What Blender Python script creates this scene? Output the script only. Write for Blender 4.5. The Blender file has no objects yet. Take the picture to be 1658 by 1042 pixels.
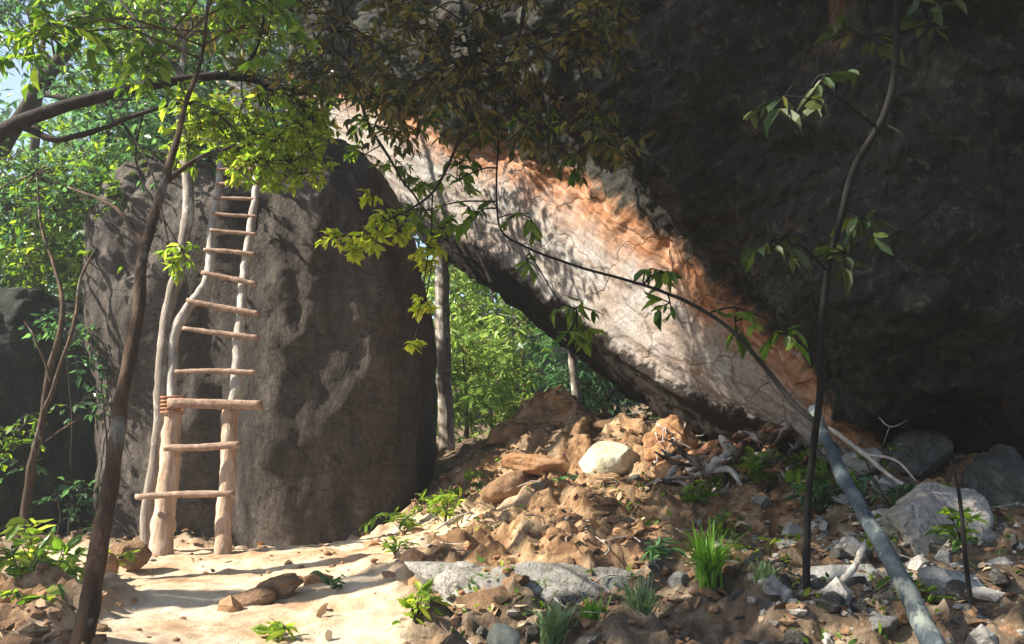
import bpy, math, random
import numpy as np
from mathutils import Vector

# ------------------------------------------------------------------ camera, sky, sun, exposure
sc = bpy.context.scene
R = math.radians
CAM = np.array([0.0, 0.0, 1.55])
PITCH = R(6.0)
F = 1425.0                     # focal length in pixels of the 1658 px wide photograph
cam_d = bpy.data.cameras.new('camera')
cam = bpy.data.objects.new('camera', cam_d)
sc.collection.objects.link(cam)
cam.location = CAM
cam.rotation_euler = (R(90) + PITCH, 0, 0)
cam_d.sensor_width = 36
cam_d.lens = 36 * F / 1658
cam_d.clip_start = 0.05
cam_d.clip_end = 1500
sc.camera = cam

SUN = np.array([-0.775, -0.13, 0.615]); SUN /= np.linalg.norm(SUN)
sun_d = bpy.data.lights.new('sun', 'SUN')
sun_d.energy = 5.0
sun_d.angle = R(0.5)
sun_d.color = (1.0, 0.92, 0.77)
sun = bpy.data.objects.new('sun', sun_d)
sc.collection.objects.link(sun)
sun.rotation_euler = Vector(SUN).to_track_quat('Z', 'Y').to_euler()
w = bpy.data.worlds.new('World'); sc.world = w
w.use_nodes = True
nt = w.node_tree
bg = nt.nodes['Background']
sky = nt.nodes.new('ShaderNodeTexSky')
sky.sky_type = 'NISHITA'
sky.sun_disc = False
sky.sun_elevation = math.asin(SUN[2])
sky.sun_rotation = math.atan2(SUN[0], SUN[1])
nt.links.new(sky.outputs[0], bg.inputs[0])
bg.inputs[1].default_value = 0.075
sc.view_settings.view_transform = 'Standard'
sc.view_settings.look = 'None'
sc.view_settings.exposure = 1.7
sc.view_settings.gamma = 1

# ------------------------------------------------------------------ helpers
def P(px, py, y):
    """world point on the photograph's ray (px, py) at world distance y in front of the camera"""
    f = np.array([0, math.cos(PITCH), math.sin(PITCH)])
    u = np.array([0, -math.sin(PITCH), math.cos(PITCH)])
    d = f + np.array([1, 0, 0]) * (px - 829) / F - u * (py - 521) / F
    return CAM + d * (y / d[1])

def hsh(ix, iy, iz, seed):
    n = (ix * 374761393 + iy * 668265263 + iz * 2147483647 + seed * 974634777) & 0xFFFFFFFF
    n = ((n ^ (n >> 13)) * 1274126177) & 0xFFFFFFFF
    n = ((n ^ (n >> 16)) * 2246822519) & 0xFFFFFFFF
    return ((n ^ (n >> 15)) & 0xFFFFFF) / float(0xFFFFFF) * 2 - 1

def vnoise(p, seed=0):
    i = np.floor(p).astype(np.int64); f = p - i
    f = f * f * f * (f * (f * 6 - 15) + 10)
    r = 0
    for dx in (0, 1):
        for dy in (0, 1):
            for dz in (0, 1):
                wgt = (f[:, 0] if dx else 1 - f[:, 0]) * (f[:, 1] if dy else 1 - f[:, 1]) * (f[:, 2] if dz else 1 - f[:, 2])
                r = r + wgt * hsh(i[:, 0] + dx, i[:, 1] + dy, i[:, 2] + dz, seed)
    return r

def fbm(p, scale=1.0, octv=4, seed=0, gain=0.5, ridge=False):
    p = np.asarray(p, float) * scale + 100.37
    a, r = 1.0, np.zeros(len(p))
    for o in range(octv):
        n = vnoise(p, seed + o)
        if ridge: n = 1 - 2 * np.abs(n)
        r += a * n; a *= gain; p = p * 2.03 + 17.1
    return r

def unit(v):
    return v / np.maximum(np.linalg.norm(v, axis=-1, keepdims=True), 1e-9)

def spline(pts, n):
    """Catmull-Rom through pts (k, d) -> n samples"""
    pts = np.asarray(pts, float)
    k = len(pts)
    if k == 2:
        t = np.linspace(0, 1, n)[:, None]
        return pts[0] * (1 - t) + pts[1] * t
    e = np.vstack([2 * pts[0] - pts[1], pts, 2 * pts[-1] - pts[-2]])
    t = np.linspace(0, k - 1, n); i = np.minimum(t.astype(int), k - 2); f = (t - i)[:, None]
    p0, p1, p2, p3 = e[i], e[i + 1], e[i + 2], e[i + 3]
    return 0.5 * (2 * p1 + (p2 - p0) * f + (2 * p0 - 5 * p1 + 4 * p2 - p3) * f * f + (3 * p1 - p0 - 3 * p2 + p3) * f ** 3)

class MB:
    def __init__(s): s.v = []; s.q = []; s.t = []; s.n = 0
    def add(s, v, q=None, t=None):
        v = np.asarray(v, float)
        if q is not None and len(q): s.q.append(np.asarray(q, int) + s.n)
        if t is not None and len(t): s.t.append(np.asarray(t, int) + s.n)
        s.v.append(v); s.n += len(v)
    def tube(s, path, rad, sides=8, rough=0.0, seed=0, flat=1.0):
        path = np.asarray(path, float); n = len(path)
        rad = np.interp(np.linspace(0, 1, n), np.linspace(0, 1, len(np.atleast_1d(rad))), np.atleast_1d(rad))
        tg = unit(np.gradient(path, axis=0))
        up = np.array([0.13, 0.97, 0.21])
        if abs(tg[0] @ up) > .9: up = np.array([0.9, 0.1, 0.3])
        a = unit(np.cross(tg, up)); b = np.cross(tg, a)
        th = np.linspace(0, 2 * math.pi, sides, endpoint=False)
        ring = path[:, None] + (a[:, None] * np.cos(th)[None, :, None] + b[:, None] * np.sin(th)[None, :, None] * flat) * rad[:, None, None]
        v = ring.reshape(-1, 3)
        if rough:
            rr = np.repeat(rad, sides)
            d = fbm(v, 0.6 / max(rad.mean(), 1e-3), 3, seed)
            c = np.repeat(path, sides, axis=0)
            v = c + (v - c) * (1 + rough * d)[:, None]
        i = np.arange(n - 1)[:, None] * sides; j = np.arange(sides)[None]; j2 = (j + 1) % sides
        q = np.stack([i + j, i + j2, i + sides + j2, i + sides + j], -1).reshape(-1, 4)
        k = len(v)
        v = np.vstack([v, path[0], path[-1]])
        jj = np.arange(sides); j2 = (jj + 1) % sides
        t = np.vstack([np.stack([j2, jj, np.full(sides, k)], -1), np.stack([jj + (n - 1) * sides, j2 + (n - 1) * sides, np.full(sides, k + 1)], -1)])
        s.add(v, q, t)
    def build(s, name, mat, parent=None, smooth=True, origin=None, attrs=None):
        v = np.vstack(s.v)
        if origin is not None: v = v - np.asarray(origin)
        q = np.vstack(s.q) if s.q else np.zeros((0, 4), int)
        t = np.vstack(s.t) if s.t else np.zeros((0, 3), int)
        me = bpy.data.meshes.new(name)
        me.vertices.add(len(v)); me.vertices.foreach_set('co', v.astype(np.float32).ravel())
        li = np.concatenate([q.ravel(), t.ravel()])
        me.loops.add(len(li)); me.loops.foreach_set('vertex_index', li.astype(np.int32))
        st = np.concatenate([np.arange(len(q)) * 4, len(q) * 4 + np.arange(len(t)) * 3])
        me.polygons.add(len(st)); me.polygons.foreach_set('loop_start', st.astype(np.int32))
        me.polygons.foreach_set('use_smooth', np.full(len(st), smooth))
        me.update(calc_edges=True)
        if attrs:
            for k, a in attrs.items():
                at = me.attributes.new(k, 'FLOAT_VECTOR', 'POINT'); at.data.foreach_set('vector', np.asarray(a, np.float32).ravel())
        me.materials.append(mat)
        o = bpy.data.objects.new(name, me); sc.collection.objects.link(o)
        if parent is not None:
            o.parent = parent
        elif origin is not None:
            o.location = origin
        return o

def tag(o, label=None, cat=None, group=None, kind=None):
    if label: o['label'] = label
    if cat: o['category'] = cat
    if group: o['group'] = group
    if kind: o['kind'] = kind
    return o

def empty(name, loc, label, cat, group=None):
    o = bpy.data.objects.new(name, None); sc.collection.objects.link(o)
    o.location = loc; o.empty_display_size = .2
    return tag(o, label, cat, group)

# ------------------------------------------------------------------ materials
class NT:
    def __init__(s, name):
        s.m = bpy.data.materials.new(name); s.m.use_nodes = True
        s.t = s.m.node_tree; s.b = s.t.nodes['Principled BSDF']; s.out = s.t.nodes['Material Output']
        s.b.inputs['Specular IOR Level'].default_value = 0.25
        s.b.inputs['Roughness'].default_value = 0.85
    def n(s, typ, **kw):
        nd = s.t.nodes.new(typ)
        for k, v in kw.items(): setattr(nd, k, v)
        return nd
    def l(s, a, b): s.t.links.new(a, b)
    def coord(s, scale=(1, 1, 1), attr=None):
        if attr:
            c = s.n('ShaderNodeAttribute', attribute_name=attr).outputs['Vector']
        else:
            c = s.n('ShaderNodeTexCoord').outputs['Object']
        mp = s.n('ShaderNodeMapping'); mp.inputs['Scale'].default_value = scale
        s.l(c, mp.inputs['Vector']); return mp.outputs[0]
    def noise(s, vec, scale, detail=6, rough=.6, dist=0):
        nd = s.n('ShaderNodeTexNoise'); nd.inputs['Scale'].default_value = scale
        nd.inputs['Detail'].default_value = detail; nd.inputs['Roughness'].default_value = rough; nd.inputs['Distortion'].default_value = dist
        s.l(vec, nd.inputs['Vector']); return nd.outputs['Fac']
    def ramp(s, fac, stops):
        r = s.n('ShaderNodeValToRGB'); e = r.color_ramp.elements
        while len(e) < len(stops): e.new(.5)
        for i, (p, c) in enumerate(stops):
            e[i].position = p; e[i].color = (*c, 1) if len(c) == 3 else c
        s.l(fac, r.inputs[0]); return r.outputs[0]
    def mix(s, fac, a, b, mode='MIX'):
        m = s.n('ShaderNodeMix', data_type='RGBA', blend_type=mode)
        for sock, v in ((m.inputs[0], fac), (m.inputs[6], a), (m.inputs[7], b)):
            if isinstance(v, (int, float)): sock.default_value = v
            elif isinstance(v, tuple): sock.default_value = (*v, 1)
            else: s.l(v, sock)
        return m.outputs[2]
    def bump(s, h, strength=.5, dist=.02, prev=None):
        b = s.n('ShaderNodeBump'); b.inputs['Strength'].default_value = strength; b.inputs['Distance'].default_value = dist
        s.l(h, b.inputs['Height'])
        if prev is not None: s.l(prev, b.inputs['Normal'])
        s.l(b.outputs[0], s.b.inputs['Normal']); return b.outputs[0]
    def col(s, c): s.l(c, s.b.inputs['Base Color'])

def rock_mat(name, c0, c1, c2, lichen=None, scale=3.0, stretch=(1, 1, 1), bump=.6, lich_amt=.62, stain=None, veins=False, fine=.45):
    m = NT(name); v = m.coord(stretch); vo = m.coord()
    c = m.ramp(m.noise(v, scale, 8, .65, .3), [(.3, c0), (.5, c1), (.72, c2)])
    fn = m.noise(vo, scale * 9, 7, .8)
    c = m.mix(fine, c, m.ramp(fn, [(.36, (.2, .19, .18)), (.62, (1.15, 1.15, 1.15))]), 'MULTIPLY')
    if stain:
        f = m.ramp(m.noise(m.coord((stretch[0] * 1.3, stretch[1] * 1.3, stretch[2] * .5)), scale * .8, 5, .6, .5), [(.48, (0, 0, 0)), (.68, (1, 1, 1))])
        c = m.mix(f, c, stain)
    if lichen:
        f = m.ramp(m.noise(vo, scale * 3.1, 6, .7, .6), [(lich_amt, (0, 0, 0)), (lich_amt + .06, (1, 1, 1))])
        c = m.mix(f, c, lichen)
    vn = m.ramp(m.noise(vo, scale * .9, 4, .6, .8), [(.485, (1, 1, 1)), (.5, (.25, .22, .2)), (.515, (1, 1, 1))])
    c = m.mix(.7 if veins else 0, c, vn, 'MULTIPLY')
    m.col(c)
    b = m.bump(m.noise(v, scale * 2, 8, .7), bump, .05)
    m.bump(m.noise(vo, scale * 16, 4, .7), bump * .6, .01, b)
    return m.m

def leaf_mat(name, c0, c1, c2, tr=.5, trc=None, gloss=.35):
    m = NT(name)
    g = m.n('ShaderNodeNewGeometry').outputs['Random Per Island']
    c = m.ramp(g, [(0, c0), (.5, c1), (1, c2)])
    m.col(c); m.b.inputs['Roughness'].default_value = gloss; m.b.inputs['Specular IOR Level'].default_value = .4
    if tr:
        t = m.n('ShaderNodeBsdfTranslucent'); mx = m.n('ShaderNodeMixShader'); mx.inputs[0].default_value = tr
        tc = m.mix(1.0, c, trc or (2.6, 2.4, .8), 'MULTIPLY'); m.l(tc, t.inputs['Color'])
        m.l(m.b.outputs[0], mx.inputs[1]); m.l(t.outputs[0], mx.inputs[2]); m.l(mx.outputs[0], m.out.inputs['Surface'])
    return m.m

def bark_mat(name, c0, c1, c2=None, vert=.12, scale=14, lichen=None, bump=.7):
    m = NT(name); v = m.coord((1, 1, vert))
    c = m.ramp(m.noise(v, scale, 7, .7, .4), [(.32, c0), (.55, c1), (.75, c2 or c1)])
    if lichen:
        f = m.ramp(m.noise(m.coord((1, 1, .5)), 7, 5, .7), [(.55, (0, 0, 0)), (.63, (1, 1, 1))])
        c = m.mix(f, c, lichen)
    m.col(c); m.bump(m.noise(v, scale * 2, 6, .7), bump, .02)
    return m.m

M = {}
M['green'] = leaf_mat('leaf green', (.035, .085, .016), (.08, .16, .022), (.19, .27, .04), .5, (2.2, 2.1, .9))
M['bright'] = leaf_mat('leaf bright green', (.10, .19, .025), (.19, .29, .035), (.34, .40, .06), .6, (1.9, 1.8, 1.1))
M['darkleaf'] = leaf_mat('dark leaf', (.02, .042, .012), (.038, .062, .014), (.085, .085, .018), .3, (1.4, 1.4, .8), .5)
M['yellow'] = leaf_mat('leaf yellow green', (.20, .30, .03), (.34, .42, .05), (.5, .52, .09), .6, (1.8, 1.7, 1.0))  # sunlit yellow of the hanging sprays put into the leaf colour
M['teal'] = leaf_mat('leaf cool green', (.03, .075, .04), (.06, .14, .065), (.13, .24, .09), .5, (1.8, 1.9, 1.3))
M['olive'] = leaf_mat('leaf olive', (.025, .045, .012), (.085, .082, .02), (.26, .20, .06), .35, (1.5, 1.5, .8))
M['bamboo'] = leaf_mat('leaf feathery green', (.11, .21, .05), (.20, .33, .08), (.36, .46, .15), .55, (1.6, 1.5, 1.0))
M['dry'] = leaf_mat('dry leaf', (.11, .055, .03), (.32, .19, .10), (.6, .46, .30), .1, (1, 1, 1), .7)
M['grass'] = leaf_mat('grass blade', (.08, .2, .02), (.14, .32, .03), (.28, .42, .08), .5, (1.5, 1.5, .8))
M['bluegrass'] = leaf_mat('pale grass blade', (.12, .2, .08), (.2, .3, .14), (.34, .42, .22), .4, (1.3, 1.3, .9))
M['bark_dark'] = bark_mat('dark bark', (.012, .009, .008), (.03, .022, .018), (.07, .055, .045))
M['bark_brown'] = bark_mat('brown bark', (.018, .012, .007), (.07, .04, .022), (.22, .13, .07), lichen=(.16, .15, .12))
M['bark_pale'] = bark_mat('pale bark', (.10, .085, .07), (.24, .2, .17), (.45, .42, .38), lichen=(.5, .5, .46))
M['bark_black'] = bark_mat('blackish bark', (.004, .0035, .003), (.007, .006, .005), (.013, .010, .007))
M['ladder'] = bark_mat('weathered pole wood', (.2, .11, .07), (.42, .31, .23), (.62, .54, .47), vert=.08, scale=18)
M['rung'] = bark_mat('split rung wood', (.16, .10, .07), (.34, .23, .17), (.5, .38, .30), vert=1, scale=16)
M['greypole'] = bark_mat('smooth grey stem', (.022, .03, .036), (.045, .06, .072), (.13, .15, .155), vert=.45, scale=16, lichen=(.17, .19, .17), bump=.6)
M['root'] = bark_mat('orange root wood', (.12, .05, .025), (.35, .17, .09), (.5, .32, .22), vert=.4, scale=12)
M['paleroot'] = bark_mat('bleached root wood', (.2, .17, .15), (.4, .36, .33), (.6, .56, .52), vert=.4, scale=12)
M['cream'] = rock_mat('cream stone', (.4, .37, .24), (.55, .52, .38), (.66, .63, .5), scale=3)
M['sunrock'] = rock_mat('warm cream rock', (.5, .42, .32), (.62, .54, .42), (.7, .62, .5), scale=1.5)
M['grey'] = rock_mat('grey rock', (.14, .14, .13), (.30, .30, .285), (.5, .5, .47), lichen=(.6, .62, .58), scale=4)
M['pale'] = rock_mat('pale limestone', (.22, .2, .17), (.45, .42, .38), (.62, .6, .56), lichen=(.75, .74, .7), scale=4, veins=True, bump=.9)
M['slab'] = rock_mat('weathered slab rock', (.16, .145, .125), (.38, .36, .33), (.6, .58, .55), lichen=(.14, .17, .07), scale=5, veins=True, bump=1, lich_amt=.56)
M['brown'] = rock_mat('brown rock', (.08, .045, .026), (.23, .135, .075), (.38, .25, .155), scale=5)
M['orange'] = rock_mat('orange rock', (.2, .09, .038), (.42, .225, .11), (.57, .39, .25), scale=5)
M['darkrock'] = rock_mat('dark rock with shade in colour', (.010, .014, .012), (.028, .036, .030), (.075, .095, .07), scale=5, stain=(.012, .012, .009), bump=1)
M['boulder'] = rock_mat('boulder rock', (.034, .026, .022), (.078, .063, .053), (.16, .14, .126), scale=2.2, stretch=(1, 1, .5),
                        stain=(.022, .018, .016), bump=1, veins=True, fine=.75)
M['sidegrey'] = rock_mat('side rock', (.04, .045, .045), (.10, .105, .10), (.2, .21, .2), lichen=(.34, .34, .32), scale=4, veins=True, bump=1)

# overhang: smooth pale scraped strip with a rusty upper rim, mossy dark wall above made darker for its shade, underside below painted dark as shade
m = NT('overhang rock')
rk = m.coord((1, 1, 1), 'rk')           # x = along, y = across (0 underside edge .. 1 lower strip edge .. 2 upper strip edge .. 3+ wall)
sx = m.n('ShaderNodeSeparateXYZ'); m.l(rk, sx.inputs[0])
vo = m.coord()
streak = m.noise(m.coord((.35, 4.2, 0), 'rk'), 3.0, 9, .68, .25)
pale = m.ramp(streak, [(.28, (.14, .09, .065)), (.42, (.24, .21, .185)), (.54, (.30, .29, .28)), (.8, (.38, .375, .38))])
spk = m.mix(m.ramp(m.noise(vo, 1.6, 3, .5), [(.42, (0, 0, 0)), (.6, (1, 1, 1))]), (0.0, 0.0, 0.0), m.ramp(m.noise(m.coord((1.2, 3, 0), 'rk'), 26, 6, .85), [(.45, (0, 0, 0)), (.58, (.85, .85, .85))]))
pale = m.mix(spk, pale, (.26, .16, .10))
pale = m.mix(m.ramp(m.noise(vo, 24, 6, .85), [(.50, (0, 0, 0)), (.60, (.8, .8, .8))]), pale, (.13, .105, .10))
rust = m.ramp(m.noise(m.coord((.4, 6, 0), 'rk'), 3.0, 8, .7, .3), [(.3, (.07, .03, .018)), (.42, (.21, .085, .035)), (.54, (.33, .175, .10)), (.68, (.33, .28, .25))])
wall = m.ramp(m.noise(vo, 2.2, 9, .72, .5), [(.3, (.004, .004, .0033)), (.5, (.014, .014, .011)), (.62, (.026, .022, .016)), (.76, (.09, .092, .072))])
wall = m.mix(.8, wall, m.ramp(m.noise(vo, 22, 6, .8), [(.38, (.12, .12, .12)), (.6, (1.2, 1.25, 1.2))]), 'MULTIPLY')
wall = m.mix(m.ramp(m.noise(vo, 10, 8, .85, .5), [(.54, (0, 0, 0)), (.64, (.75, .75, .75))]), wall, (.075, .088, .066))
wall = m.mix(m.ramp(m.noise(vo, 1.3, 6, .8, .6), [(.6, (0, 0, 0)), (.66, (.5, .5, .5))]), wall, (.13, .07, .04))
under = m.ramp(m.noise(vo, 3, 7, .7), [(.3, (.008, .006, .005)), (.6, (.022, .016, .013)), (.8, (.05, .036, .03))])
def add(a, b, mul=1.0):
    q = m.n('ShaderNodeMath', operation='MULTIPLY_ADD'); m.l(b, q.inputs[0]); q.inputs[1].default_value = mul; m.l(a, q.inputs[2]); return q.outputs[0]
wob = add(sx.outputs[1], m.noise(m.coord((1.5, 1.2, 0), 'rk'), 2.2, 7, .75), .7)      # y + .35 average
def step(a, lo, hi):
    q = m.n('ShaderNodeMapRange'); m.l(a, q.inputs[0]); q.inputs[1].default_value = lo; q.inputs[2].default_value = hi; return q.outputs[0]
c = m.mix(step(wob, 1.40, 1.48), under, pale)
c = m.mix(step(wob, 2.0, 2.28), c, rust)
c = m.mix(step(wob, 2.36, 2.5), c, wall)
m.col(c)
b = m.bump(streak, .35, .03)
b = m.bump(m.noise(vo, 7, 9, .7), .35, .03, b)
vr = m.n('ShaderNodeTexVoronoi', feature='DISTANCE_TO_EDGE'); vr.inputs['Scale'].default_value = 1.0; vr.inputs['Randomness'].default_value = 1
wp = m.n('ShaderNodeVectorMath', operation='MULTIPLY_ADD'); nz = m.n('ShaderNodeTexNoise'); nz.inputs['Scale'].default_value = 2.2; nz.inputs['Detail'].default_value = 6
m.l(m.coord((1.1, 2.2, 0), 'rk'), wp.inputs[2]); m.l(vo, nz.inputs['Vector']); m.l(nz.outputs['Color'], wp.inputs[0]); wp.inputs[1].default_value = (.9, .9, 0); m.l(wp.outputs[0], vr.inputs['Vector'])
crk = m.ramp(vr.outputs['Distance'], [(.0, (.0, .0, .0)), (.022, (1, 1, 1))])
b = m.bump(crk, .5, .02, b)
m.bump(m.noise(vo, 34, 5, .75), .6, .014, b)
c = m.mix(.55, c, m.mix(crk, (.3, .22, .18), (1.0, 1.0, 1.0)), 'MULTIPLY'); m.col(c)
M['overhang'] = m.m

# ground: blond trodden sand on the ledge, orange soil on the mound, brown litter elsewhere
m = NT('soil'); vo = m.coord()
sl = m.n('ShaderNodeSeparateXYZ'); m.l(m.coord((1, 1, 1), 'soil'), sl.inputs[0])
n1 = m.noise(vo, 2.2, 9, .7, .3); n2 = m.noise(vo, 18, 6, .75)
sand = m.ramp(n1, [(.3, (.44, .26, .15)), (.44, (.64, .45, .29)), (.56, (.78, .64, .48)), (.75, (.8, .70, .57))])
sand = m.mix(.5, sand, m.ramp(n2, [(.35, (.68, .62, .56)), (.58, (1, 1, 1))]), 'MULTIPLY')
orange = m.ramp(m.noise(vo, 5, 8, .75, .5), [(.3, (.06, .034, .018)), (.45, (.23, .125, .06)), (.56, (.43, .28, .155)), (.7, (.62, .50, .35))])
litter = m.ramp(m.noise(vo, 9, 8, .8, .5), [(.3, (.04, .028, .017)), (.46, (.14, .095, .06)), (.6, (.28, .21, .145)), (.75, (.46, .41, .34))])
c = m.mix(sl.outputs[1], litter, orange); c = m.mix(sl.outputs[0], c, sand)
m.col(c)
b = m.bump(m.noise(vo, 11, 9, .8), .9, .05); b = m.bump(n2, .9, .016, b); m.bump(m.noise(vo, 60, 3, .7), .7, .005, b)
M['soil'] = m.m

# ------------------------------------------------------------------ ground sheet
GP = [(21,1060,3.1),(135,1060,3.0),(400,1060,3.7),(800,1055,3.5),(1200,1055,3.3),(1600,1050,3.0),
 (230,902,6.1),(300,900,6.2),(450,890,6.4),(600,876,6.5),(740,856,6.3),(290,945,5.1),(200,945,5.3),(500,930,5.3),(420,985,4.5),(640,940,4.8),
 (400,893,6.9),(550,890,7.2),(130,895,6.2),(40,885,6.6),(60,960,4.8),(100,885,8.5),(-100,890,8.5),(-200,900,6),
 (780,846,6.0),(850,812,6.3),(950,792,6.7),(1050,800,6.5),(900,745,7.4),(870,700,7.9),(893,640,8.4),(945,672,8.4),(850,676,8.5),(800,715,8.4),(1000,690,8.2),(1060,705,7.7),
 (735,765,8.6),(690,800,8.8),(640,860,7.6),(1150,765,6.6),(1250,790,6.0),(1350,790,5.6),(1450,775,5.3),(1560,765,5.1),(1700,770,5),
 (900,860,5.3),(1100,860,5.2),(1300,880,4.7),(1500,890,4.3),(900,960,4.3),(1200,960,4.0),(1500,985,3.5),(700,1010,4.0),(560,1000,4.2),
 (700,730,11),(850,720,12),(1050,730,11.5),(1300,745,9)]
gp = np.array([P(*g) for g in GP])
ext = np.array([(0,0,0),(-2,0,0),(2,0,.05),(0,1.5,.05),(-3,2,.0),(3,2,.3),(-8,3,-.1),(8,3,1),(0,-8,-.5),(-12,9,.2),(12,8,1.8),(-6,14,.6),(0,16,1.0),(8,14,2),
                (0,24,2.6),(-14,22,1.6),(14,22,3.4),(0,40,6),(-25,40,5),(25,40,6),(-30,0,-.5),(30,0,1),(0,-30,-1)], float)
gp = np.vstack([gp, ext])
D0 = np.sqrt(((gp[:, None, :2] - gp[None, :, :2]) ** 2).sum(-1) + .04)
W0 = np.linalg.solve(D0 + np.eye(len(gp)) * -.02, gp[:, 2] - 1.0)
def base_h(xy):
    xy = np.asarray(xy, float); out = np.empty(len(xy))
    for s in range(0, len(xy), 20000):
        b = xy[s:s + 20000]
        out[s:s + 20000] = 1.0 + np.sqrt(((b[:, None] - gp[None, :, :2]) ** 2).sum(-1) + .04) @ W0
    return out
def sandmask(xy):
    p3 = np.c_[xy, np.zeros(len(xy))]
    n = fbm(p3, 1.6, 4, 3) * .35
    a = ((xy[:, 0] + 1.75) / 1.75) ** 2 + ((xy[:, 1] - 6.1) / 1.5) ** 2
    b = ((xy[:, 0] + 1.15) / .75) ** 2 + ((xy[:, 1] - 4.1) / 1.2) ** 2
    return np.clip((1.15 - np.minimum(a, b) + n) * 2.2, 0, 1)
def moundmask(xy):
    p3 = np.c_[xy, np.zeros(len(xy))]
    n = fbm(p3, 1.9, 5, 9, .6) * .85
    a = ((xy[:, 0] - .35) / 1.9) ** 2 + ((xy[:, 1] - 6.3) / 2.4) ** 2
    b = ((xy[:, 0] + 1.2) / 1.5) ** 2 + ((xy[:, 1] - 4.3) / 1.0) ** 2
    return np.clip((1.1 - np.minimum(a, b) + n) * 1.8, 0, 1)
def ground_h(xy):
    xy = np.atleast_2d(np.asarray(xy, float)); p3 = np.c_[xy, np.zeros(len(xy))]
    h = base_h(xy)
    sm = sandmask(xy)
    r = fbm(p3, 1.7, 3, 21) * .05 + fbm(p3, 6.5, 5, 31, .55) * .05 + fbm(p3, 3.4, 4, 41, .55, True) * .065
    mm = moundmask(xy)
    r = r + mm * (fbm(p3, 1.25, 4, 141, .5, True) * .055 + np.floor(fbm(p3, 1.5, 4, 151) * 4) * .022 + fbm(p3, 13, 3, 161, .6) * .014)
    h = h + r * (1 - .82 * sm)
    far = np.clip((np.hypot(xy[:, 0], xy[:, 1]) - 45) / 60, 0, 1)
    return np.where(far > 0, h * (1 - far) + 7 * far, h)
def gh(x, y): return float(ground_h([(x, y)])[0])
def axis(lo, hi, step, farlo, farhi, k):
    c = np.arange(lo, hi, step); g = np.geomspace(step * 1.2, 1, k)
    a = lo - (g - g[0]) / (1 - g[0]) * (lo - farlo); b = hi + (g - g[0]) / (1 - g[0]) * (farhi - hi)
    return np.concatenate([a[:0:-1], c, b[0:]])
gx = axis(-5.2, 4.6, .028, -300, 300, 60); gy = axis(2.4, 9.2, .028, -200, 400, 60)
X, Y = np.meshgrid(gx, gy); xy = np.c_[X.ravel(), Y.ravel()]
z = ground_h(xy)
g = MB(); nx, ny = len(gx), len(gy)
i = np.arange(ny - 1)[:, None] * nx; j = np.arange(nx - 1)[None]
g.add(np.c_[xy, z], np.stack([i + j, i + j + 1, i + nx + j + 1, i + nx + j], -1).reshape(-1, 4))
so = np.c_[sandmask(xy), moundmask(xy), np.zeros(len(xy))]
tag(g.build('ground', M['soil'], attrs={'soil': so}), 'trodden blond soil ledge and orange rubble slope', None, None, 'structure')

# ------------------------------------------------------------------ overhanging rock (loft over stations)
def rowsof(D, L, U, W1, W2, W3, T=None):
    k_ = min(1, max(0, (D[0] - 780) / 200)); D = (D[0] - 8 * k_, D[1] + 20 * k_ - 4, D[2]); W1 = (W1[0], W1[1], W1[2] - .45)
    d, l, u, w1, w2, w3 = [P(*q) for q in (D, L, U, W1, W2, W3)]
    back = np.array([.25, 3.0, 0])
    ub = d + np.array([.35, 1.1, .45])             # underside going back, hidden behind its own edge
    ub2 = d + np.array([.8, 3.2, 1.5])
    tp = w3 + np.array([.6, 1.0, 1.3])
    tb = w3 + np.array([1.2, 4.5, 1.2])
    return [ub2, ub, d, l, u, w1, w2, w3, tp, tb]
ST = [
 ((455,235,13.2),(462,190,12.8),(470,150,12.3),(460,60,11.4),(440,-90,10.4),(420,-330,9.4)),
 ((570,262,12.2),(540,236,11.6),(580,150,10.8),(600,70,9.6),(600,-80,8.2),(600,-330,7.0)),
 ((650,350,11.2),(622,318,10.6),(665,196,9.6),(710,100,8.2),(740,-70,6.8),(760,-330,5.7)),
 ((725,428,10.3),(715,385,9.8),(765,236,8.8),(830,115,7.3),(880,-60,6.0),(920,-330,5.0)),
 ((790,468,9.7),(785,418,9.1),(850,266,8.1),(930,130,6.7),(1000,-50,5.5),(1050,-330,4.5)),
 ((865,515,9.1),(855,472,8.5),(935,302,7.5),(1020,160,6.2),(1110,-40,5.0),(1170,-330,4.1)),
 ((950,572,8.5),(935,528,7.9),(1015,362,6.9),(1110,200,5.7),(1220,-20,4.6),(1280,-330,3.8)),
 ((1040,632,8.0),(1015,587,7.4),(1095,430,6.4),(1200,250,5.3),(1320,0,4.3),(1390,-330,3.6)),
 ((1140,690,7.5),(1100,640,6.9),(1180,498,6.0),(1290,300,5.0),(1420,20,4.1),(1500,-330,3.5)),
 ((1240,740,7.1),(1190,674,6.5),(1252,566,5.75),(1370,360,4.8),(1510,50,4.0),(1600,-330,3.4)),
 ((1330,790,6.8),(1275,712,6.15),(1312,636,5.6),(1440,430,4.7),(1600,100,3.9),(1720,-300,3.4)),
 ((1420,850,6.6),(1365,780,5.9),(1370,705,5.5),(1530,500,4.7),(1700,150,3.9),(1850,-300,3.4)),
 ((1560,900,6.5),(1490,860,5.9),(1500,780,5.6),(1640,560,4.8),(1830,200,4.0),(2000,-300,3.6)),
 ((1800,950,6.5),(1740,900,6.0),(1740,820,5.7),(1850,620,5.0),(2050,250,4.3),(2250,-300,4.0)),
 ((2200,950,6.5),(2150,900,6.2),(2150,800,6.0),(2250,650,5.4),(2400,300,5.0),(2500,-200,4.8)),
]
G = np.array([rowsof(*s) for s in ST])             # (stations, 10, 3)
NA = 520
A = np.stack([spline(G[:, r], NA) for r in range(10)], 1)
cols, acr = [], []
seg = [8, 14, 26, 66, 60, 46, 34, 14, 10]
tt = np.concatenate([np.linspace(k, k + 1, s, endpoint=False) for k, s in enumerate(seg)] + [[9]])
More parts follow.
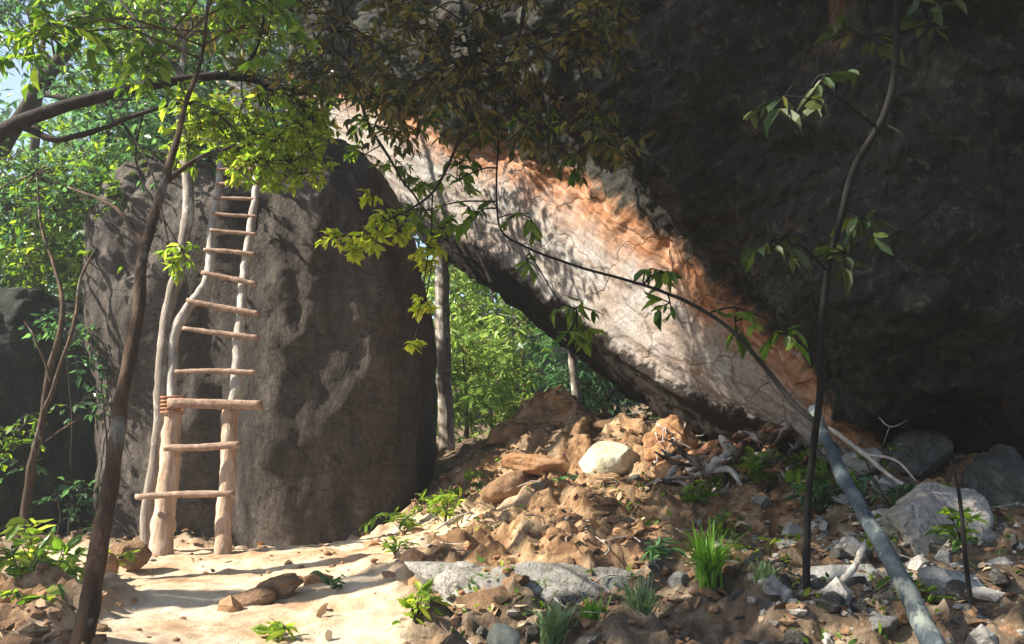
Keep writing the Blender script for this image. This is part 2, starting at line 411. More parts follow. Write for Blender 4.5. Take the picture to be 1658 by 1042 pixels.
e = np.concatenate([2 * A[:, :1] - A[:, 1:2], A, 2 * A[:, -1:] - A[:, -2:-1]], 1)
i = np.minimum(tt.astype(int), 8); f = (tt - i)[None, :, None]
p0, p1, p2, p3 = e[:, i], e[:, i + 1], e[:, i + 2], e[:, i + 3]
# tension: keep the strip flat with crisp edges (blend linear and smooth)
S = 0.5 * (2 * p1 + (p2 - p0) * f + (2 * p0 - 5 * p1 + 4 * p2 - p3) * f * f + (3 * p1 - p0 - 3 * p2 + p3) * f ** 3)
Lr = p1 * (1 - f) + p2 * f
mixw = np.where((tt > 1.6) & (tt < 4.1), .85, .15)[None, :, None]
S = Lr * mixw + S * (1 - mixw)
nr = len(tt)
nrm = unit(np.cross(np.gradient(S, axis=0).reshape(-1, 3), np.gradient(S, axis=1).reshape(-1, 3)))
V = S.reshape(-1, 3)
tr = np.tile(tt, NA)
if (nrm[(tr > 3.2) & (tr < 3.8)][:, 1]).mean() > 0: nrm = -nrm
strip = np.exp(-((tr - 3.2) / .75) ** 4)
amp = (.10 - .06 * (tr < 3)) * (1 - strip) + .012 * strip
wl = np.clip((tr - 4.0) / .8, 0, 1)
disp = fbm(V, .8, 5, 51) * .20 * wl + fbm(V, 2.4, 5, 61) * amp + fbm(V * [1, 1, 1.6], 1.6, 4, 71, .5, True) * .035 * wl + np.floor(fbm(V * [1, 1, 2.2], 1.1, 4, 171) * 4) * .016 * wl
# scraped grooves that run along the strip and a chipped rim
al = np.repeat(np.linspace(0, len(ST) - 1, NA), nr)
disp += fbm(np.c_[al * .3, tr * 7.0, al * 0], 1.6, 4, 81, .55) * .006 * strip
disp += fbm(np.c_[al * 2.2, tr * 2.0, al * 0], 1.6, 4, 91, .6) * .015 * np.exp(-((tr - 4.0) / .22) ** 2)
disp += np.floor(fbm(np.c_[al * .35, tr * 2.2, al * 0], 1.3, 5, 83, .6) * 3.2) * .009 * strip
disp += fbm(V, 9, 3, 95, .6) * .015 * (1 - .75 * strip) + fbm(V, 5, 4, 97, .6, True) * .018 * wl
V = V + nrm * disp[:, None]
o = MB(); i = np.arange(NA - 1)[:, None] * nr; j = np.arange(nr - 1)[None]
q = np.stack([i + j, i + nr + j, i + nr + j + 1, i + j + 1], -1).reshape(-1, 4)
o.add(V, q)
c0 = A[:, :].mean(1)
for e0, flip in ((0, False), (NA - 1, True)):      # end caps
    idx = np.arange(nr) + e0 * nr; jn = np.roll(idx, -1)
    t = np.stack([idx, jn, np.full(nr, len(V))], -1)
    if flip: t = t[:, ::-1]
    o.t.append(t); o.v.append(V[idx].mean(0)[None]); V = np.vstack([V, V[idx].mean(0)]); o.n += 1
ba = np.arange(NA - 1) * nr
o.q.append(np.stack([ba + nr - 1, ba + nr + nr - 1, ba + nr, ba], -1))      # closes the back
rk = np.c_[np.concatenate([al, [0, 14]]), np.concatenate([tr, [2, 2]]) - 2, np.zeros(len(V))]
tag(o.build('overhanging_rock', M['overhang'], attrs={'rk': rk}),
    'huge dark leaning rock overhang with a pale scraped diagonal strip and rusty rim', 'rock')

# ------------------------------------------------------------------ standing boulder and other rocks
def boulder(name, mat, label, prof, yc, ry, zlo, seed, amp=.12, group=None, cat='boulder', ex=2.5, nh=130, na=260):
    """prof rows: (py, px_left, px_right) silhouette at distance yc"""
    rings = []
    for (py, pl, pr) in prof:
        a = P(pl, py, yc); b_ = P(pr, py, yc); rings.append((a[2], a[0], b_[0]))
    rings = np.array(sorted(rings)); hmin, hmax = rings[0, 0], rings[-1, 0]
    v = []
    for k in range(nh):
        u = k / (nh - 1)
        h = zlo + (hmax - zlo) * (1 - (1 - u) ** 1.6)
        l = np.interp(h, rings[:, 0], rings[:, 1]); r = np.interp(h, rings[:, 0], rings[:, 2])
        top = np.clip((h - zlo) / (hmax - zlo), 0, 1); sh = (1 - top ** 9) ** .5
        th = np.linspace(0, 2 * math.pi, na, endpoint=False)
        cs, sn = np.cos(th), np.sin(th)
        x = (l + r) / 2 + (r - l) / 2 * np.sign(cs) * np.abs(cs) ** (2 / ex) * max(sh, .02) ** .3
        yy = yc + ry * np.sign(sn) * np.abs(sn) ** (2 / ex) * max(sh, .02)
        v.append(np.c_[x, yy, np.full(na, h)])
    v = np.vstack(v)
    c = np.array([v[:, 0].mean(), yc, 0]); d = v - c; d[:, 2] = (v[:, 2] - (zlo + hmax) / 2) * .3
    d = unit(d)
    n = fbm(v * [1, 1, .55], .9, 4, seed) * amp + fbm(v * [1, 1, .45], 2.6, 5, seed + 7) * amp * .35 + fbm(v, 9, 3, seed + 9) * .012
    n += fbm(v * [1, 1, .3], 1.8, 4, seed + 17, .5, True) * amp * .10 - np.clip(fbm(v * [1, 1, .7], 3.3, 3, seed + 19) - .55, 0, 1) * .09
    v = v + d * n[:, None]
    m_ = MB(); i = np.arange(nh - 1)[:, None] * na; j = np.arange(na)[None]; j2 = (j + 1) % na
    t = np.stack([np.arange(na) + (nh - 1) * na, (np.arange(na) + 1) % na + (nh - 1) * na, np.full(na, len(v))], -1)
    v = np.vstack([v, v[-na:].mean(0)])
    m_.add(v, np.stack([i + j, i + j2, i + na + j2, i + na + j], -1).reshape(-1, 4), t)
    org = (c[0], yc, zlo)
    return tag(m_.build(name, mat, origin=org), label, cat, group)

boulder('standing_boulder', M['boulder'], 'tall upright brown boulder behind the ladder, dark on its right side',
        [(915,180,668),(860,180,680),(750,180,690),(620,182,694),(500,188,688),(400,196,672),(320,212,645),(280,235,620),(238,262,596)], 8.6, 1.25, .1, 5, ex=3.0)
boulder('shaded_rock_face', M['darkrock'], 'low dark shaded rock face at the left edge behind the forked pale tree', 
        [(910,-420,230),(800,-420,222),(700,-420,238),(600,-420,236),(540,-400,226),(500,-380,205),(470,-320,150)], 8.75, .9, 0, 15, .25)  # its dark colour also stands in for shade on the boulder's left
boulder('sunlit_rock', M['sunrock'], 'cream sunlit rock peeping between the boulder top and the overhang', 
        [(700,505,575),(500,503,575),(300,500,575),(240,496,572),(180,500,545)], 18.0, .6, .8, 25, .15)
boulder('bright_patch_rock', M['sunrock'], 'added cream rock standing in for a bright patch above the arching branch',
        [(700,350,415),(160,345,420),(110,340,415),(82,345,400)], 18.0, .5, 1.5, 26, .12)  # added rock, its cream colour supplies a bright patch behind the leaves

def ico(sub):
    import bmesh
    bm = bmesh.new(); bmesh.ops.create_icosphere(bm, subdivisions=sub, radius=1)
    v = np.array([x.co[:] for x in bm.verts]); t = np.array([[a.index for a in f.verts] for f in bm.faces]); bm.free()
    return v, t
ICO = {k: ico(k) for k in (1, 2, 3, 4, 5)}
def rock_shape(sub, seed, cuts=9, rough=.07, lo=.62, hi=.92):
    rg = np.random.RandomState(seed); v, t = ICO[sub]; v = v.copy()
    for _ in range(cuts):
        n = unit(rg.normal(size=3)); d = rg.uniform(lo, hi)
        v -= np.maximum(0, v @ n - d)[:, None] * n
    v *= (1 + rough * fbm(v + seed, 1.6, 4, seed))[:, None]
    v += unit(v) * (fbm(v + seed, 7, 3, seed + 3) * rough * .22)[:, None]
    return v, t
def rotm(rx, ry, rz):
    from mathutils import Euler
    return np.array(Euler((rx, ry, rz)).to_matrix())
def rock(name, px, py, y, size, mat, label, rot=(0, 0, 0), seed=1, sub=5, cuts=10, rough=.07, cat='rock', group=None, snap=False, lo=.62):
    v, t = rock_shape(sub, seed, cuts, rough, lo); v = (v * size) @ rotm(*[R(a) for a in rot]).T
    c = P(px, py, y)
    if snap: c[2] = gh(c[0], c[1]) + size[2] * .35
    m_ = MB(); m_.add(v, None, t)
    return tag(m_.build(name, mat, origin=None, smooth=True), label, cat, group), c
def put(*a, **k):
    o, c = rock(*a, **k); o.location = c; return o
put('white_rock', 986, 748, 6.9, (.235,.2,.165), M['cream'], 'rounded cream white rock resting on top of the orange soil mound', (0,6,10), 3, rough=.04, cuts=7, lo=.75)
put('flat_boulder', 975, 984, 4.4, (.90,.42,.22), M['slab'], 'long flat grey white boulder with pitted face in the middle foreground', (6,7,-6), 12, rough=.2)
put('flat_boulder', 745, 945, 4.5, (.17,.2,.10), M['pale'], 'pale knobbly rock end at the left tip of the long flat boulder', (0,-14,10), 14, rough=.12)
put('brown_rock', 790, 985, 4.12, (.20,.14,.12), M['brown'], 'smooth brown rock tucked under the flat pale boulder', (0,5,0), 22, rough=.05)
put('round_stone', 812, 1034, 3.5, (.07,.06,.062), M['cream'], 'small round yellowish stone at the bottom edge of the photo', (0,0,0), 31, 4, rough=.03)
put('ledge_stone', 398, 972, 4.55, (.155,.12,.062), M['brown'], 'smooth tapered brown stone lying on the sunlit ledge', (4,-12,8), 44, rough=.04)
put('ledge_stone', 452, 950, 4.7, (.12,.1,.06), M['brown'], 'rough brown clod just right of the tapered stone on the ledge', (0,-14,0), 45, rough=.15)
put('dark_rock', 822, 788, 6.45, (.21,.18,.12), M['brown'], 'dark brown rock on the left shoulder of the mound above the ferns', (0,-16,10), 51)
put('orange_slab', 1010, 802, 6.35, (.33,.2,.07), M['orange'], 'flat orange red slab below the cream white rock', (4,4,-5), 61, rough=.05)
put('orange_slab', 1085, 775, 6.4, (.13,.14,.14), M['orange'], 'upright orange rock right of the cream white rock', (0,20,20), 62)
put('orange_slab', 865, 752, 7.0, (.28,.2,.09), M['orange'], 'orange tinted slab left of the cream white rock, high on the mound', (0,8,5), 63)
put('cliff_block', 1505, 850, 4.3, (.30,.25,.25), M['pale'], 'squarish cracked pale block at lower right beside the grey stem', (5,-8,30), 71, cuts=16, lo=.55, rough=.13)
put('cliff_block', 1625, 790, 4.7, (.20,.24,.25), M['sidegrey'], 'tall greenish grey block at the right edge of the photo', (0,5,10), 72, cuts=16, lo=.55, rough=.14)
put('cliff_block', 1478, 735, 5.1, (.22,.2,.15), M['sidegrey'], 'shaded grey rock with lichen behind the top of the grey stem', (0,-25,0), 73)
for px_, py_, y_, s_, m__, l_ in ((1440,790,4.9,.10,'grey','angular grey lump under the trailing roots right of the stem'),(1560,735,5.2,.13,'pale','pale broken lump high at the right edge under the dark wall'),
        (1430,850,4.5,.09,'pale','pale broken lump right of the middle of the grey stem'),(1575,870,4.2,.11,'pale','pale chipped lump below the tall block at the right edge'),
        (1395,770,5.3,.08,'grey','small grey lump touching the grey stem on its right side'),(1530,915,4.0,.08,'grey','grey chipped lump below the squarish pale block')):
    put('broken_rock', px_, py_, y_, (s_ * 1.25, s_, s_ * .9), M[m__], l_, (10, 5, px_), px_, cuts=18, lo=.45, rough=.12)
put('cliff_block', 1400, 745, 5.2, (.17,.15,.09), M['grey'], 'low grey rock at the foot of the overhang beside the stem', (0,-10,0), 74)
put('grey_rock', 1365, 945, 3.9, (.20,.16,.10), M['grey'], 'mottled grey white rock between the black sapling foot and grey stem', (0,0,20), 81)
put('grey_rock', 1290, 975, 3.8, (.10,.09,.07), M['pale'], 'small white rock left of the black sapling foot', (0,0,20), 82)
put('grey_rock', 1545, 950, 3.6, (.15,.14,.09), M['grey'], 'grey rock in the lower right corner beyond the grey stem', (0,10,0), 83)
put('grey_rock', 1395, 1005, 3.5, (.09,.08,.05), M['pale'], 'white rock right of the sapling foot near the bottom edge', (0,10,0), 84, 4)
put('grey_rock', 210, 895, 5.6, (.13,.12,.10), M['brown'], 'brown clod left of the ladder foot against the leafy weeds', (0,10,0), 85)
put('grey_rock', 165, 915, 5.2, (.10,.1,.08), M['orange'], 'reddish clod below the brown clod left of the ladder', (0,0,0), 86)
put('grey_rock', 905, 850, 5.5, (.16,.14,.09), M['brown'], 'dark hollowed brown rock on the slope below the orange slab', (0,10,0), 87, rough=.13)
put('grey_rock', 930, 905, 4.95, (.12,.08,.04), M['orange'], 'small tilted orange stone above the flat pale boulder', (0,14,-10), 88)
put('grey_rock', 745, 812, 7.4, (.10,.09,.06), M['sidegrey'], 'small bluish grey rock between the ferns at the boulder foot', (0,14,-10), 89)
put('mound_rock', 1000, 700, 7.9, (.3,.25,.13), M['brown'], 'wide brown rock on the crest of the mound under the overhang', (0,5,0), 91)
put('mound_rock', 820, 705, 8.1, (.25,.22,.14), M['brown'], 'dark rock on the left flank of the mound crest', (0,-18,0), 92)

# loose stones and clods one could pick up: individual, share a group
rg = np.random.RandomState(8)
protos = []
for k in range(6):
    v, t = rock_shape(4, 200 + k, 14, .11, .45, .85)
    m_ = MB(); m_.add(v, None, t); protos.append(m_)
RB = [(rg.uniform(1180, 1640), rg.uniform(3.0, 4.5)) for _ in range(74)] + [(rg.uniform(1330, 1600), rg.uniform(4.5, 5.4)) for _ in range(10)] + [(rg.uniform(560, 1180), rg.uniform(3.0, 3.9)) for _ in range(12)]
LS = RB + [(rg.uniform(560, 1560), rg.uniform(3.6, 6.6)) for _ in range(70)] + [(rg.uniform(30, 330), rg.uniform(3.6, 5.3)) for _ in range(18)]
meshes = {}
for n_, (px, y) in enumerate(LS):
    x = P(px, 900, y)[0]
    if sandmask(np.array([[x, y]]))[0] > .4: continue
    mound = moundmask(np.array([[x, y]]))[0] > .5
    key = (n_ % 6, ('pale' if rg.rand() < .8 else 'grey') if n_ < len(RB) else 'orange' if mound and rg.rand() < .7 else ('pale' if rg.rand() < .35 else ('pale' if px > 1000 and rg.rand() < .5 else ('grey' if px > 1000 else 'brown'))))
    if key not in meshes:
        o = protos[key[0]].build('loose_stone', M[key[1]]); meshes[key] = o.data
    else:
        o = bpy.data.objects.new('loose_stone', meshes[key]); sc.collection.objects.link(o)
    s = rg.uniform(.025, .075) if n_ >= len(RB) else rg.uniform(.022, .065)
    o.scale = (s * rg.uniform(1, 1.5), s, s * rg.uniform(.5, .9)); o.rotation_euler = (rg.uniform(-.4, .4), rg.uniform(-.4, .4), rg.uniform(0, 6))
    o.location = (x, y, gh(x, y) + s * .25)
    big = 'large' if s > .058 else ('small' if s < .042 else 'fist sized')
    where = ('in the left rubble below the leaning trunk' if px < 340 else 'on the near slope left of the grass tufts' if (px < 900 and y < 4.6) else
             'on the near slope around the grass tufts' if (px < 1230 and y < 4.6) else 'beside the foot of the black sapling' if y < 4.6 and px < 1400 else
             'in the lower right corner by the grey stem' if y < 4.6 else 'between ledge and mound' if px < 800 else 'on the middle of the mound slope' if px < 1080 and y < 5.7 else
             'high on the mound by the cream rock' if px < 1080 else 'below the tip of the pale strip' if px < 1320 else 'on the shaded slope right of the black sapling')
    tag(o, '%s %s stone lying %s' % (big, {'pale': 'whitish'}.get(key[1], key[1]), where), 'stone', 'loose stones scattered over the slope')


def scatter_xy(n, seed, x0, x1, y0, y1, acc):
    r = np.random.RandomState(seed); p = np.c_[r.uniform(x0, x1, n), r.uniform(y0, y1, n)]
    return p[r.rand(n) < acc(p)]
# pebbles, crumbs of soil
pts = scatter_xy(9500, 5, -4.5, 3.6, 2.5, 8.6, lambda p: (1 - .86 * sandmask(p)) * np.clip(.55 + fbm(np.c_[p, p[:, :1] * 0], 1.3, 3, 77), .1, 1))
for nm, mt, lab, sel in (('gravel', 'orange', 'orange soil crumbs and pebbles', 0), ('gravel', 'pale', 'whitish pebbles and chips', 1), ('gravel', 'brown', 'brown clods and grit', 2)):
    r = np.random.RandomState(60 + sel); sub = pts[(np.arange(len(pts)) * 7 % 10 < 5) if sel == 0 else ((np.arange(len(pts)) * 7 % 10 == 5) if sel == 1 else (np.arange(len(pts)) * 7 % 10 > 5))]
    if sel == 1: sub = sub[(sub[:, 0] > .9) | (r.rand(len(sub)) < .25)]
    if sel == 2: sub = np.vstack([sub, scatter_xy(2200, 7, .2, 3.6, 2.5, 5.6, lambda p: np.full(len(p), .8)), scatter_xy(1200, 9, -3.2, -.8, 2.5, 3.8, lambda p: (1 - sandmask(p)))])
    if sel == 0: sub = sub[(moundmask(sub) > .3) & (r.rand(len(sub)) < .7)]
    if sel == 1: sub = np.vstack([sub, scatter_xy(1500, 6, .9, 3.6, 2.5, 4.9, lambda p: np.full(len(p), .8))])
    zz = ground_h(sub); bv, bt = ICO[1]
    m_ = MB(); n = len(sub)
    sc_ = r.gamma(1.3, .0105, n)[:, None, None] * r.uniform(.6, 1.4, (n, 1, 3)) + .004
    v = (bv[None] * (1 + .3 * r.uniform(-1, 1, (n, len(bv), 1)))) * sc_
    a = r.uniform(0, 6.28, n); ca, sa = np.cos(a)[:, None], np.sin(a)[:, None]
    v = np.stack([v[..., 0] * ca - v[..., 1] * sa, v[..., 0] * sa + v[..., 1] * ca, v[..., 2] * .7], -1)
    v += np.c_[sub, zz + .004][:, None]
    t = bt[None] + (np.arange(n) * len(bv))[:, None, None]
    m_.add(v.reshape(-1, 3), None, t.reshape(-1, 3))
    tag(m_.build(nm, M[mt], smooth=False), lab + ' strewn over the slope', 'gravel', None, 'stuff')

# ------------------------------------------------------------------ leaves
LT = np.array([(0, 0, 0), (.22, .17, .03), (.62, .19, .02), (1, 0, -.08), (.62, -.19, .02), (.22, -.17, .03), (.25, 0, -.02), (.64, 0, -.03)])
LQ = np.array([(6, 7, 2, 1), (6, 5, 4, 7)]); LTt = np.array([(0, 6, 1), (0, 5, 6), (7, 3, 2), (7, 4, 3)])
LT4 = np.array([(0, 0, 0), (.45, .22, .04), (1, 0, -.05), (.45, -.22, .04)]); LQ4 = np.array([(0, 3, 2, 1)])
LR = np.random.RandomState(4242)
def leaves(mb, pos, d, nrm_, size, wid=1.0, hi=True):
    pos = np.asarray(pos); n = len(pos)
    if not n: return
    d = unit(np.asarray(d)); s = unit(np.cross(d, nrm_)); nn = np.cross(s, d)
    T = LT if hi else LT4
    cz = LR.uniform(-1.5, 4.0, n)[:, None, None]
    size = np.broadcast_to(np.asarray(size, float), (n,)); wid = np.broadcast_to(np.asarray(wid, float), (n,))
    v = pos[:, None] + size[:, None, None] * (T[None, :, 0:1] * d[:, None] + T[None, :, 1:2] * wid[:, None, None] * s[:, None] + T[None, :, 2:3] * cz * nn[:, None])
    off = (np.arange(n) * len(T))[:, None, None]
    if hi: mb.add(v.reshape(-1, 3), (LQ[None] + off).reshape(-1, 4), (LTt[None] + off).reshape(-1, 3))
    else: mb.add(v.reshape(-1, 3), (LQ4[None] + off).reshape(-1, 4))

def twig_leaves(mb_w, mb_l, rg, a, b, nl, size, droop=.25, wid=1.0, hi=True, tw=.004, whorl=True, pend=.35):
    """one twig from a to b with alternating leaves"""
    a = np.asarray(a, float); b = np.asarray(b, float); L = np.linalg.norm(b - a)
    mid = (a + b) / 2 + rg.normal(size=3) * L * .08 + np.array([0, 0, L * droop * .5])
    path = spline([a, mid, b], 6)
    if mb_w is not None: mb_w.tube(path, [tw, tw * .4], 4)
    t = np.sort(rg.uniform(.2, 1, nl)); 
    if whorl: t[nl // 2:] = np.clip(t[nl // 2:] * .15 + .88, 0, 1)
    k = t * 5; i = np.minimum(k.astype(int), 4); f = (k - i)[:, None]
    pos = path[i] * (1 - f) + path[i + 1] * f
    ax = unit(path[i + 1] - path[i])
    side = unit(np.cross(ax, [0, 0, 1.0]) + 1e-4) * np.where(np.arange(nl) % 2, 1, -1)[:, None]
    d = ax * rg.uniform(.2, 1, (nl, 1)) + side * rg.uniform(.4, 1, (nl, 1)) + np.array([0, 0, -pend]) * rg.uniform(0, 2, (nl, 1)) + rg.normal(size=(nl, 3)) * .25
    nn = np.array([0, 0, 1.0]) + rg.normal(size=(nl, 3)) * .45
    leaves(mb_l, pos, d, nn, size * np.clip(rg.lognormal(-.08, .32, nl), .4, 1.6), wid * rg.uniform(.7, 1.3, nl), hi)

def nearest(branches, c):
    best, bd = None, 1e9
    for b in branches:
        dd = np.linalg.norm(b - c, axis=1); k = dd.argmin()
        if dd[k] < bd: bd, best = dd[k], b[k]
    return best

def crown(rg, branches, blobs, size, mb_w, mb_l, dens=1.0, hi=True, wid=1.0, pend=.35, nl=9, flat=.7, tw=.004, squish=(1, 1, 1)):
    """blobs: (px, py, y, radius_m, ntwigs)"""
    for (px, py, y, r, n) in blobs:
        c = P(px, py, y); a = nearest(branches, c)
        if a is not None:
            L = np.linalg.norm(c - a)
            if L > .02:
                mb_w.tube(spline([a, (a + c) / 2 + rg.normal(size=3) * L * .06 + [0, 0, L * .1], c], 8), [max(.006, L * .008), .004], 5)
        for k in range(int(n * dens)):
            d = unit(rg.normal(size=3)); d[2] = d[2] * flat - .08
            s = c + d * r * rg.uniform(0, .04) * squish; e = c + d * r * rg.uniform(.65, 1.1) * squish
            twig_leaves(mb_w, mb_l, rg, s, e, nl, size, wid=wid, hi=hi, pend=pend, tw=tw)

def tree(name, label, cat, trunk, rad, bark, leafmat, blobs, leafsize, seed, branches=(), group=None, hi=True, dens=1.0, wid=1.0, pend=.35, nl=9, rough=.12, sides=12, base=None, tw=.004, flat=.7):
    rg = np.random.RandomState(seed)
    tp = spline([P(*q) if len(q) == 3 else np.array(q[:3]) for q in trunk], 60)
    org = tp[0].copy() if base is None else np.array(base)
    root = empty(name, org, label, cat, group)
    t = MB(); t.tube(tp + fbm(tp, 3, 2, seed)[:, None] * .01, rad, sides, rough, seed)
    bl = [tp]
    t.build('trunk', bark, root, origin=org)
    for bpts, br in branches:
        bp = spline([P(*q) for q in bpts], 40); bp = bp + np.c_[fbm(bp, 4, 2, seed + 1), fbm(bp, 4, 2, seed + 2), fbm(bp, 4, 2, seed + 3)] * .012
        b = MB(); b.tube(bp, br, 8, rough, seed + 5); b.build('branch', bark, root, origin=org); bl.append(bp)
    if blobs:
        sparse = len(blobs) <= 13 and hi
        for grp in ([[b_] for b_ in blobs] if sparse else [blobs]):
            wv, lv = MB(), MB()
            crown(rg, bl, grp, leafsize, wv, lv, dens, hi, wid, pend, nl, tw=tw, flat=flat)
            wv.build('twig' if sparse else 'twigs', bark, root, origin=org)
            lv.build('leaf_cluster' if sparse else 'crown', M[leafmat], root, origin=org, smooth=False)
    return root

def blobfield(rg, px0, px1, py0, py1, y0, y1, r0, r1, n, k, keep=None):
    out = []
    while len(out) < n:
        px, py, y = rg.uniform(px0, px1), rg.uniform(py0, py1), rg.uniform(y0, y1)
        if keep and not keep(px, py): continue
        out.append((px, py, y, rg.uniform(r0, r1), k))
    return out

rg = np.random.RandomState(77)
# leaning foreground tree
tree('leaning_tree', 'slender brown tree leaning right across the lower left foreground in front of the ladder', 'tree',
     [(120,1100,3.0),(148,960,3.05),(182,780,3.2),(205,620,3.35),(232,430,3.55),(262,300,3.75),(295,185,3.95),(330,60,4.2),(345,-150,4.5)],
     [.037,.034,.029,.025,.022,.018,.013,.008,.005], M['bark_brown'], 'green',
     blobfield(rg, 40, 480, -180, 120, 3.9, 4.8, .22, .4, 16, 9), .075, 101,
     branches=[([(262,300,3.75),(330,255,3.9),(380,235,4.1)], [.012,.006]), ([(240,400,3.6),(180,330,3.8),(110,300,4.0)], [.012,.005])])
# tree outside the left edge with the arching bough
bl = blobfield(rg, 300, 505, 150, 275, 5.2, 5.9, .15, .26, 30, 10, lambda a, b: b < 290 - abs(a - 420) * .2)
bl += [(470,262,5.3,.2,10),(490,280,5.3,.13,7),(330,210,5.4,.2,10),(295,405,5.2,.10,6),(280,425,5.2,.09,5)]
tree('arching_tree', 'tree at left edge whose dark bough arches over the ladder with yellow green leaves', 'tree',
     [(-330,900,5.0),(-300,600,5.0),(-200,400,5.1),(-60,260,5.2),(40,195,5.2),(180,152,5.3),(300,128,5.4),(390,125,5.5),(455,150,5.7),(520,185,5.9)],
     [.11,.09,.07,.055,.043,.034,.03,.026,.02,.012], M['bark_dark'], 'bright', bl, .060, 102,
     branches=[([(40,205,5.2),(100,225,5.2),(170,205,5.3),(240,180,5.3),(300,160,5.4)], [.022,.018,.014,.01]),
               ([(390,125,5.5),(420,60,5.6),(430,-40,5.8)], [.02,.012,.008]), ([(300,128,5.4),(240,60,5.6),(170,-30,5.8)], [.018,.012,.008])])
# canopy leaves of trees further back on the left
bl = blobfield(rg, -60, 330, -60, 360, 7.5, 10.5, .35, .7, 80, 15, lambda a, b: not (a < 150 and 30 < b < 255 and rg.rand() < .96))
tree('canopy_tree', 'broad leafy tree filling the upper left behind the arching bough', 'tree',
     [(-180,900,9.5),(-150,600,9.5),(-60,350,9.4),(60,150,9.2),(150,0,9.0),(200,-250,9.0)], [.13,.12,.1,.08,.06,.03], M['bark_dark'], 'teal', bl, .075, 103,
     branches=[([(-60,350,9.4),(80,320,9.0),(220,300,8.6)], [.05,.03,.015]), ([(60,150,9.2),(180,160,8.8),(300,120,8.5)], [.04,.03,.012])])
bl = blobfield(rg, 10, 250, 250, 480, 7.7, 8.9, .22, .42, 34, 13, lambda a, b: b < 500 - max(0, a - 150) * 1.2)
tree('forked_tree', 'thin pale forked tree low at the left edge with sunlit green leaves above', 'tree',
     [(38,860,7.2),(48,780,7.2),(68,690,7.2),(80,600,7.25),(96,540,7.3),(100,470,7.4),(70,380,7.6),(60,280,7.8)],
     [.038,.034,.03,.027,.024,.018,.013,.008], M['bark_brown'], 'green', bl, .07, 104,
     branches=[([(70,665,7.2),(95,600,7.2),(118,530,7.3),(140,430,7.5),(200,350,7.8)], [.02,.016,.012,.008]), ([(62,720,7.2),(110,690,7.2),(150,665,7.3)], [.009,.007,.004]),
               ([(80,620,7.2),(62,560,7.2),(40,520,7.3)], [.01,.008,.004])])
tree('ladder_side_tree', 'crooked grey brown tree standing just left of the ladder', 'tree',
     [(236,905,6.45),(244,800,6.5),(258,690,6.55),(262,600,6.6),(270,520,6.7),(288,440,6.8),(300,370,6.9),(303,290,7.0),(290,180,7.2),(300,60,7.4)],
     [.052,.046,.043,.045,.05,.048,.045,.042,.036,.02], M['bark_pale'], 'green',
     blobfield(rg, 150, 480, -60, 130, 7.2, 8.4, .3, .55, 24, 11), .08, 105)

# ------------------------------------------------------------------ ladder
lo_ = P(310, 900, 6.3); lad = empty('ladder', (lo_[0], lo_[1], gh(lo_[0], lo_[1])), 'crude wooden pole ladder leaning against the tall boulder', 'ladder')
LO = np.array(lad.location)
def stile(pts, rad, seed, mat=M['ladder']):
    m_ = MB(); p = spline([P(*q) for q in pts], 90); p = p + np.c_[fbm(p, 2.5, 3, seed), fbm(p, 2.5, 3, seed + 1), fbm(p, 1, 1, seed) * 0] * .012
    m_.tube(p, rad, 14, .12, seed); return m_.build('stile', mat, lad, origin=LO)
stile([(260,915,6.2),(266,820,6.3),(273,740,6.38),(280,664,6.45)], [.082,.078,.07,.066,.062], 11)
stile([(358,912,6.2),(364,820,6.3),(371,740,6.38),(373,655,6.45)], [.060,.058,.056,.055,.060], 12)
stile([(282,680,6.52),(280,610,6.6),(284,545,6.68),(306,500,6.74),(332,462,6.8),(340,420,6.88),(344,370,6.97),(352,310,7.1),(356,255,7.2)], [.035,.038,.04,.042,.04,.036,.032,.028,.024], 13, M['paleroot'])  # upper poles: sunlight put into a paler wood colour
stile([(376,680,6.52),(382,610,6.6),(386,545,6.68),(392,480,6.78),(400,420,6.88),(408,360,6.98),(414,300,7.1),(416,255,7.2)], [.042,.042,.038,.036,.034,.03,.027], 14, M['paleroot'])
RU = [(220,804,380,799,6.17,.023),(266,725,389,719,6.27,.026),(284,602,416,603,6.53,.02),(296,531,419,546,6.62,.02),
      (303,486,420,508,6.68,.024),(326,441,416,460,6.75,.021),(330,404,414,412,6.85,.018),(340,372,416,379,6.92,.016),(343,345,416,350,6.98,.015),(346,320,418,322,7.04,.015),(349,297,419,297,7.08,.014),(350,274,420,273,7.13,.014)]
for k, (a, b, c, d, y, r) in enumerate(RU):
    m_ = MB(); A0, B0 = P(a, b, y), P(c, d, y)
    mid = (A0 + B0) / 2 + [0, 0, random.Random(k).uniform(-.01, .01)]
    m_.tube(spline([A0, mid, B0], 16), [r * .85, r, r * 1.05, r * .9], 9, .16, 30 + k)
    m_.build('rung', M['rung'], lad, origin=LO)
m_ = MB(); A0, B0 = P(272, 652, 6.36), P(424, 656, 6.36)       # the flat plank rung
m_.tube(spline([A0, B0], 14), [.036, .038, .036], 8, .10, 55, flat=.55); m_.build('rung', M['rung'], lad, origin=LO)['label'] = 'wide flat plank rung'
for (px, py, y, r) in ((279,657,6.45,.078),):     # lashings
    m_ = MB()
    for q in range(5):
        c = P(px, py + q * 6 - 12, y); th = np.linspace(0, 6.6, 18)
        m_.tube(np.c_[c[0] + r * np.cos(th), c[1] + r * np.sin(th), c[2] + .014 * th / 6.3], [.009], 5)
    m_.build('lashing', M['root'], lad, origin=LO)

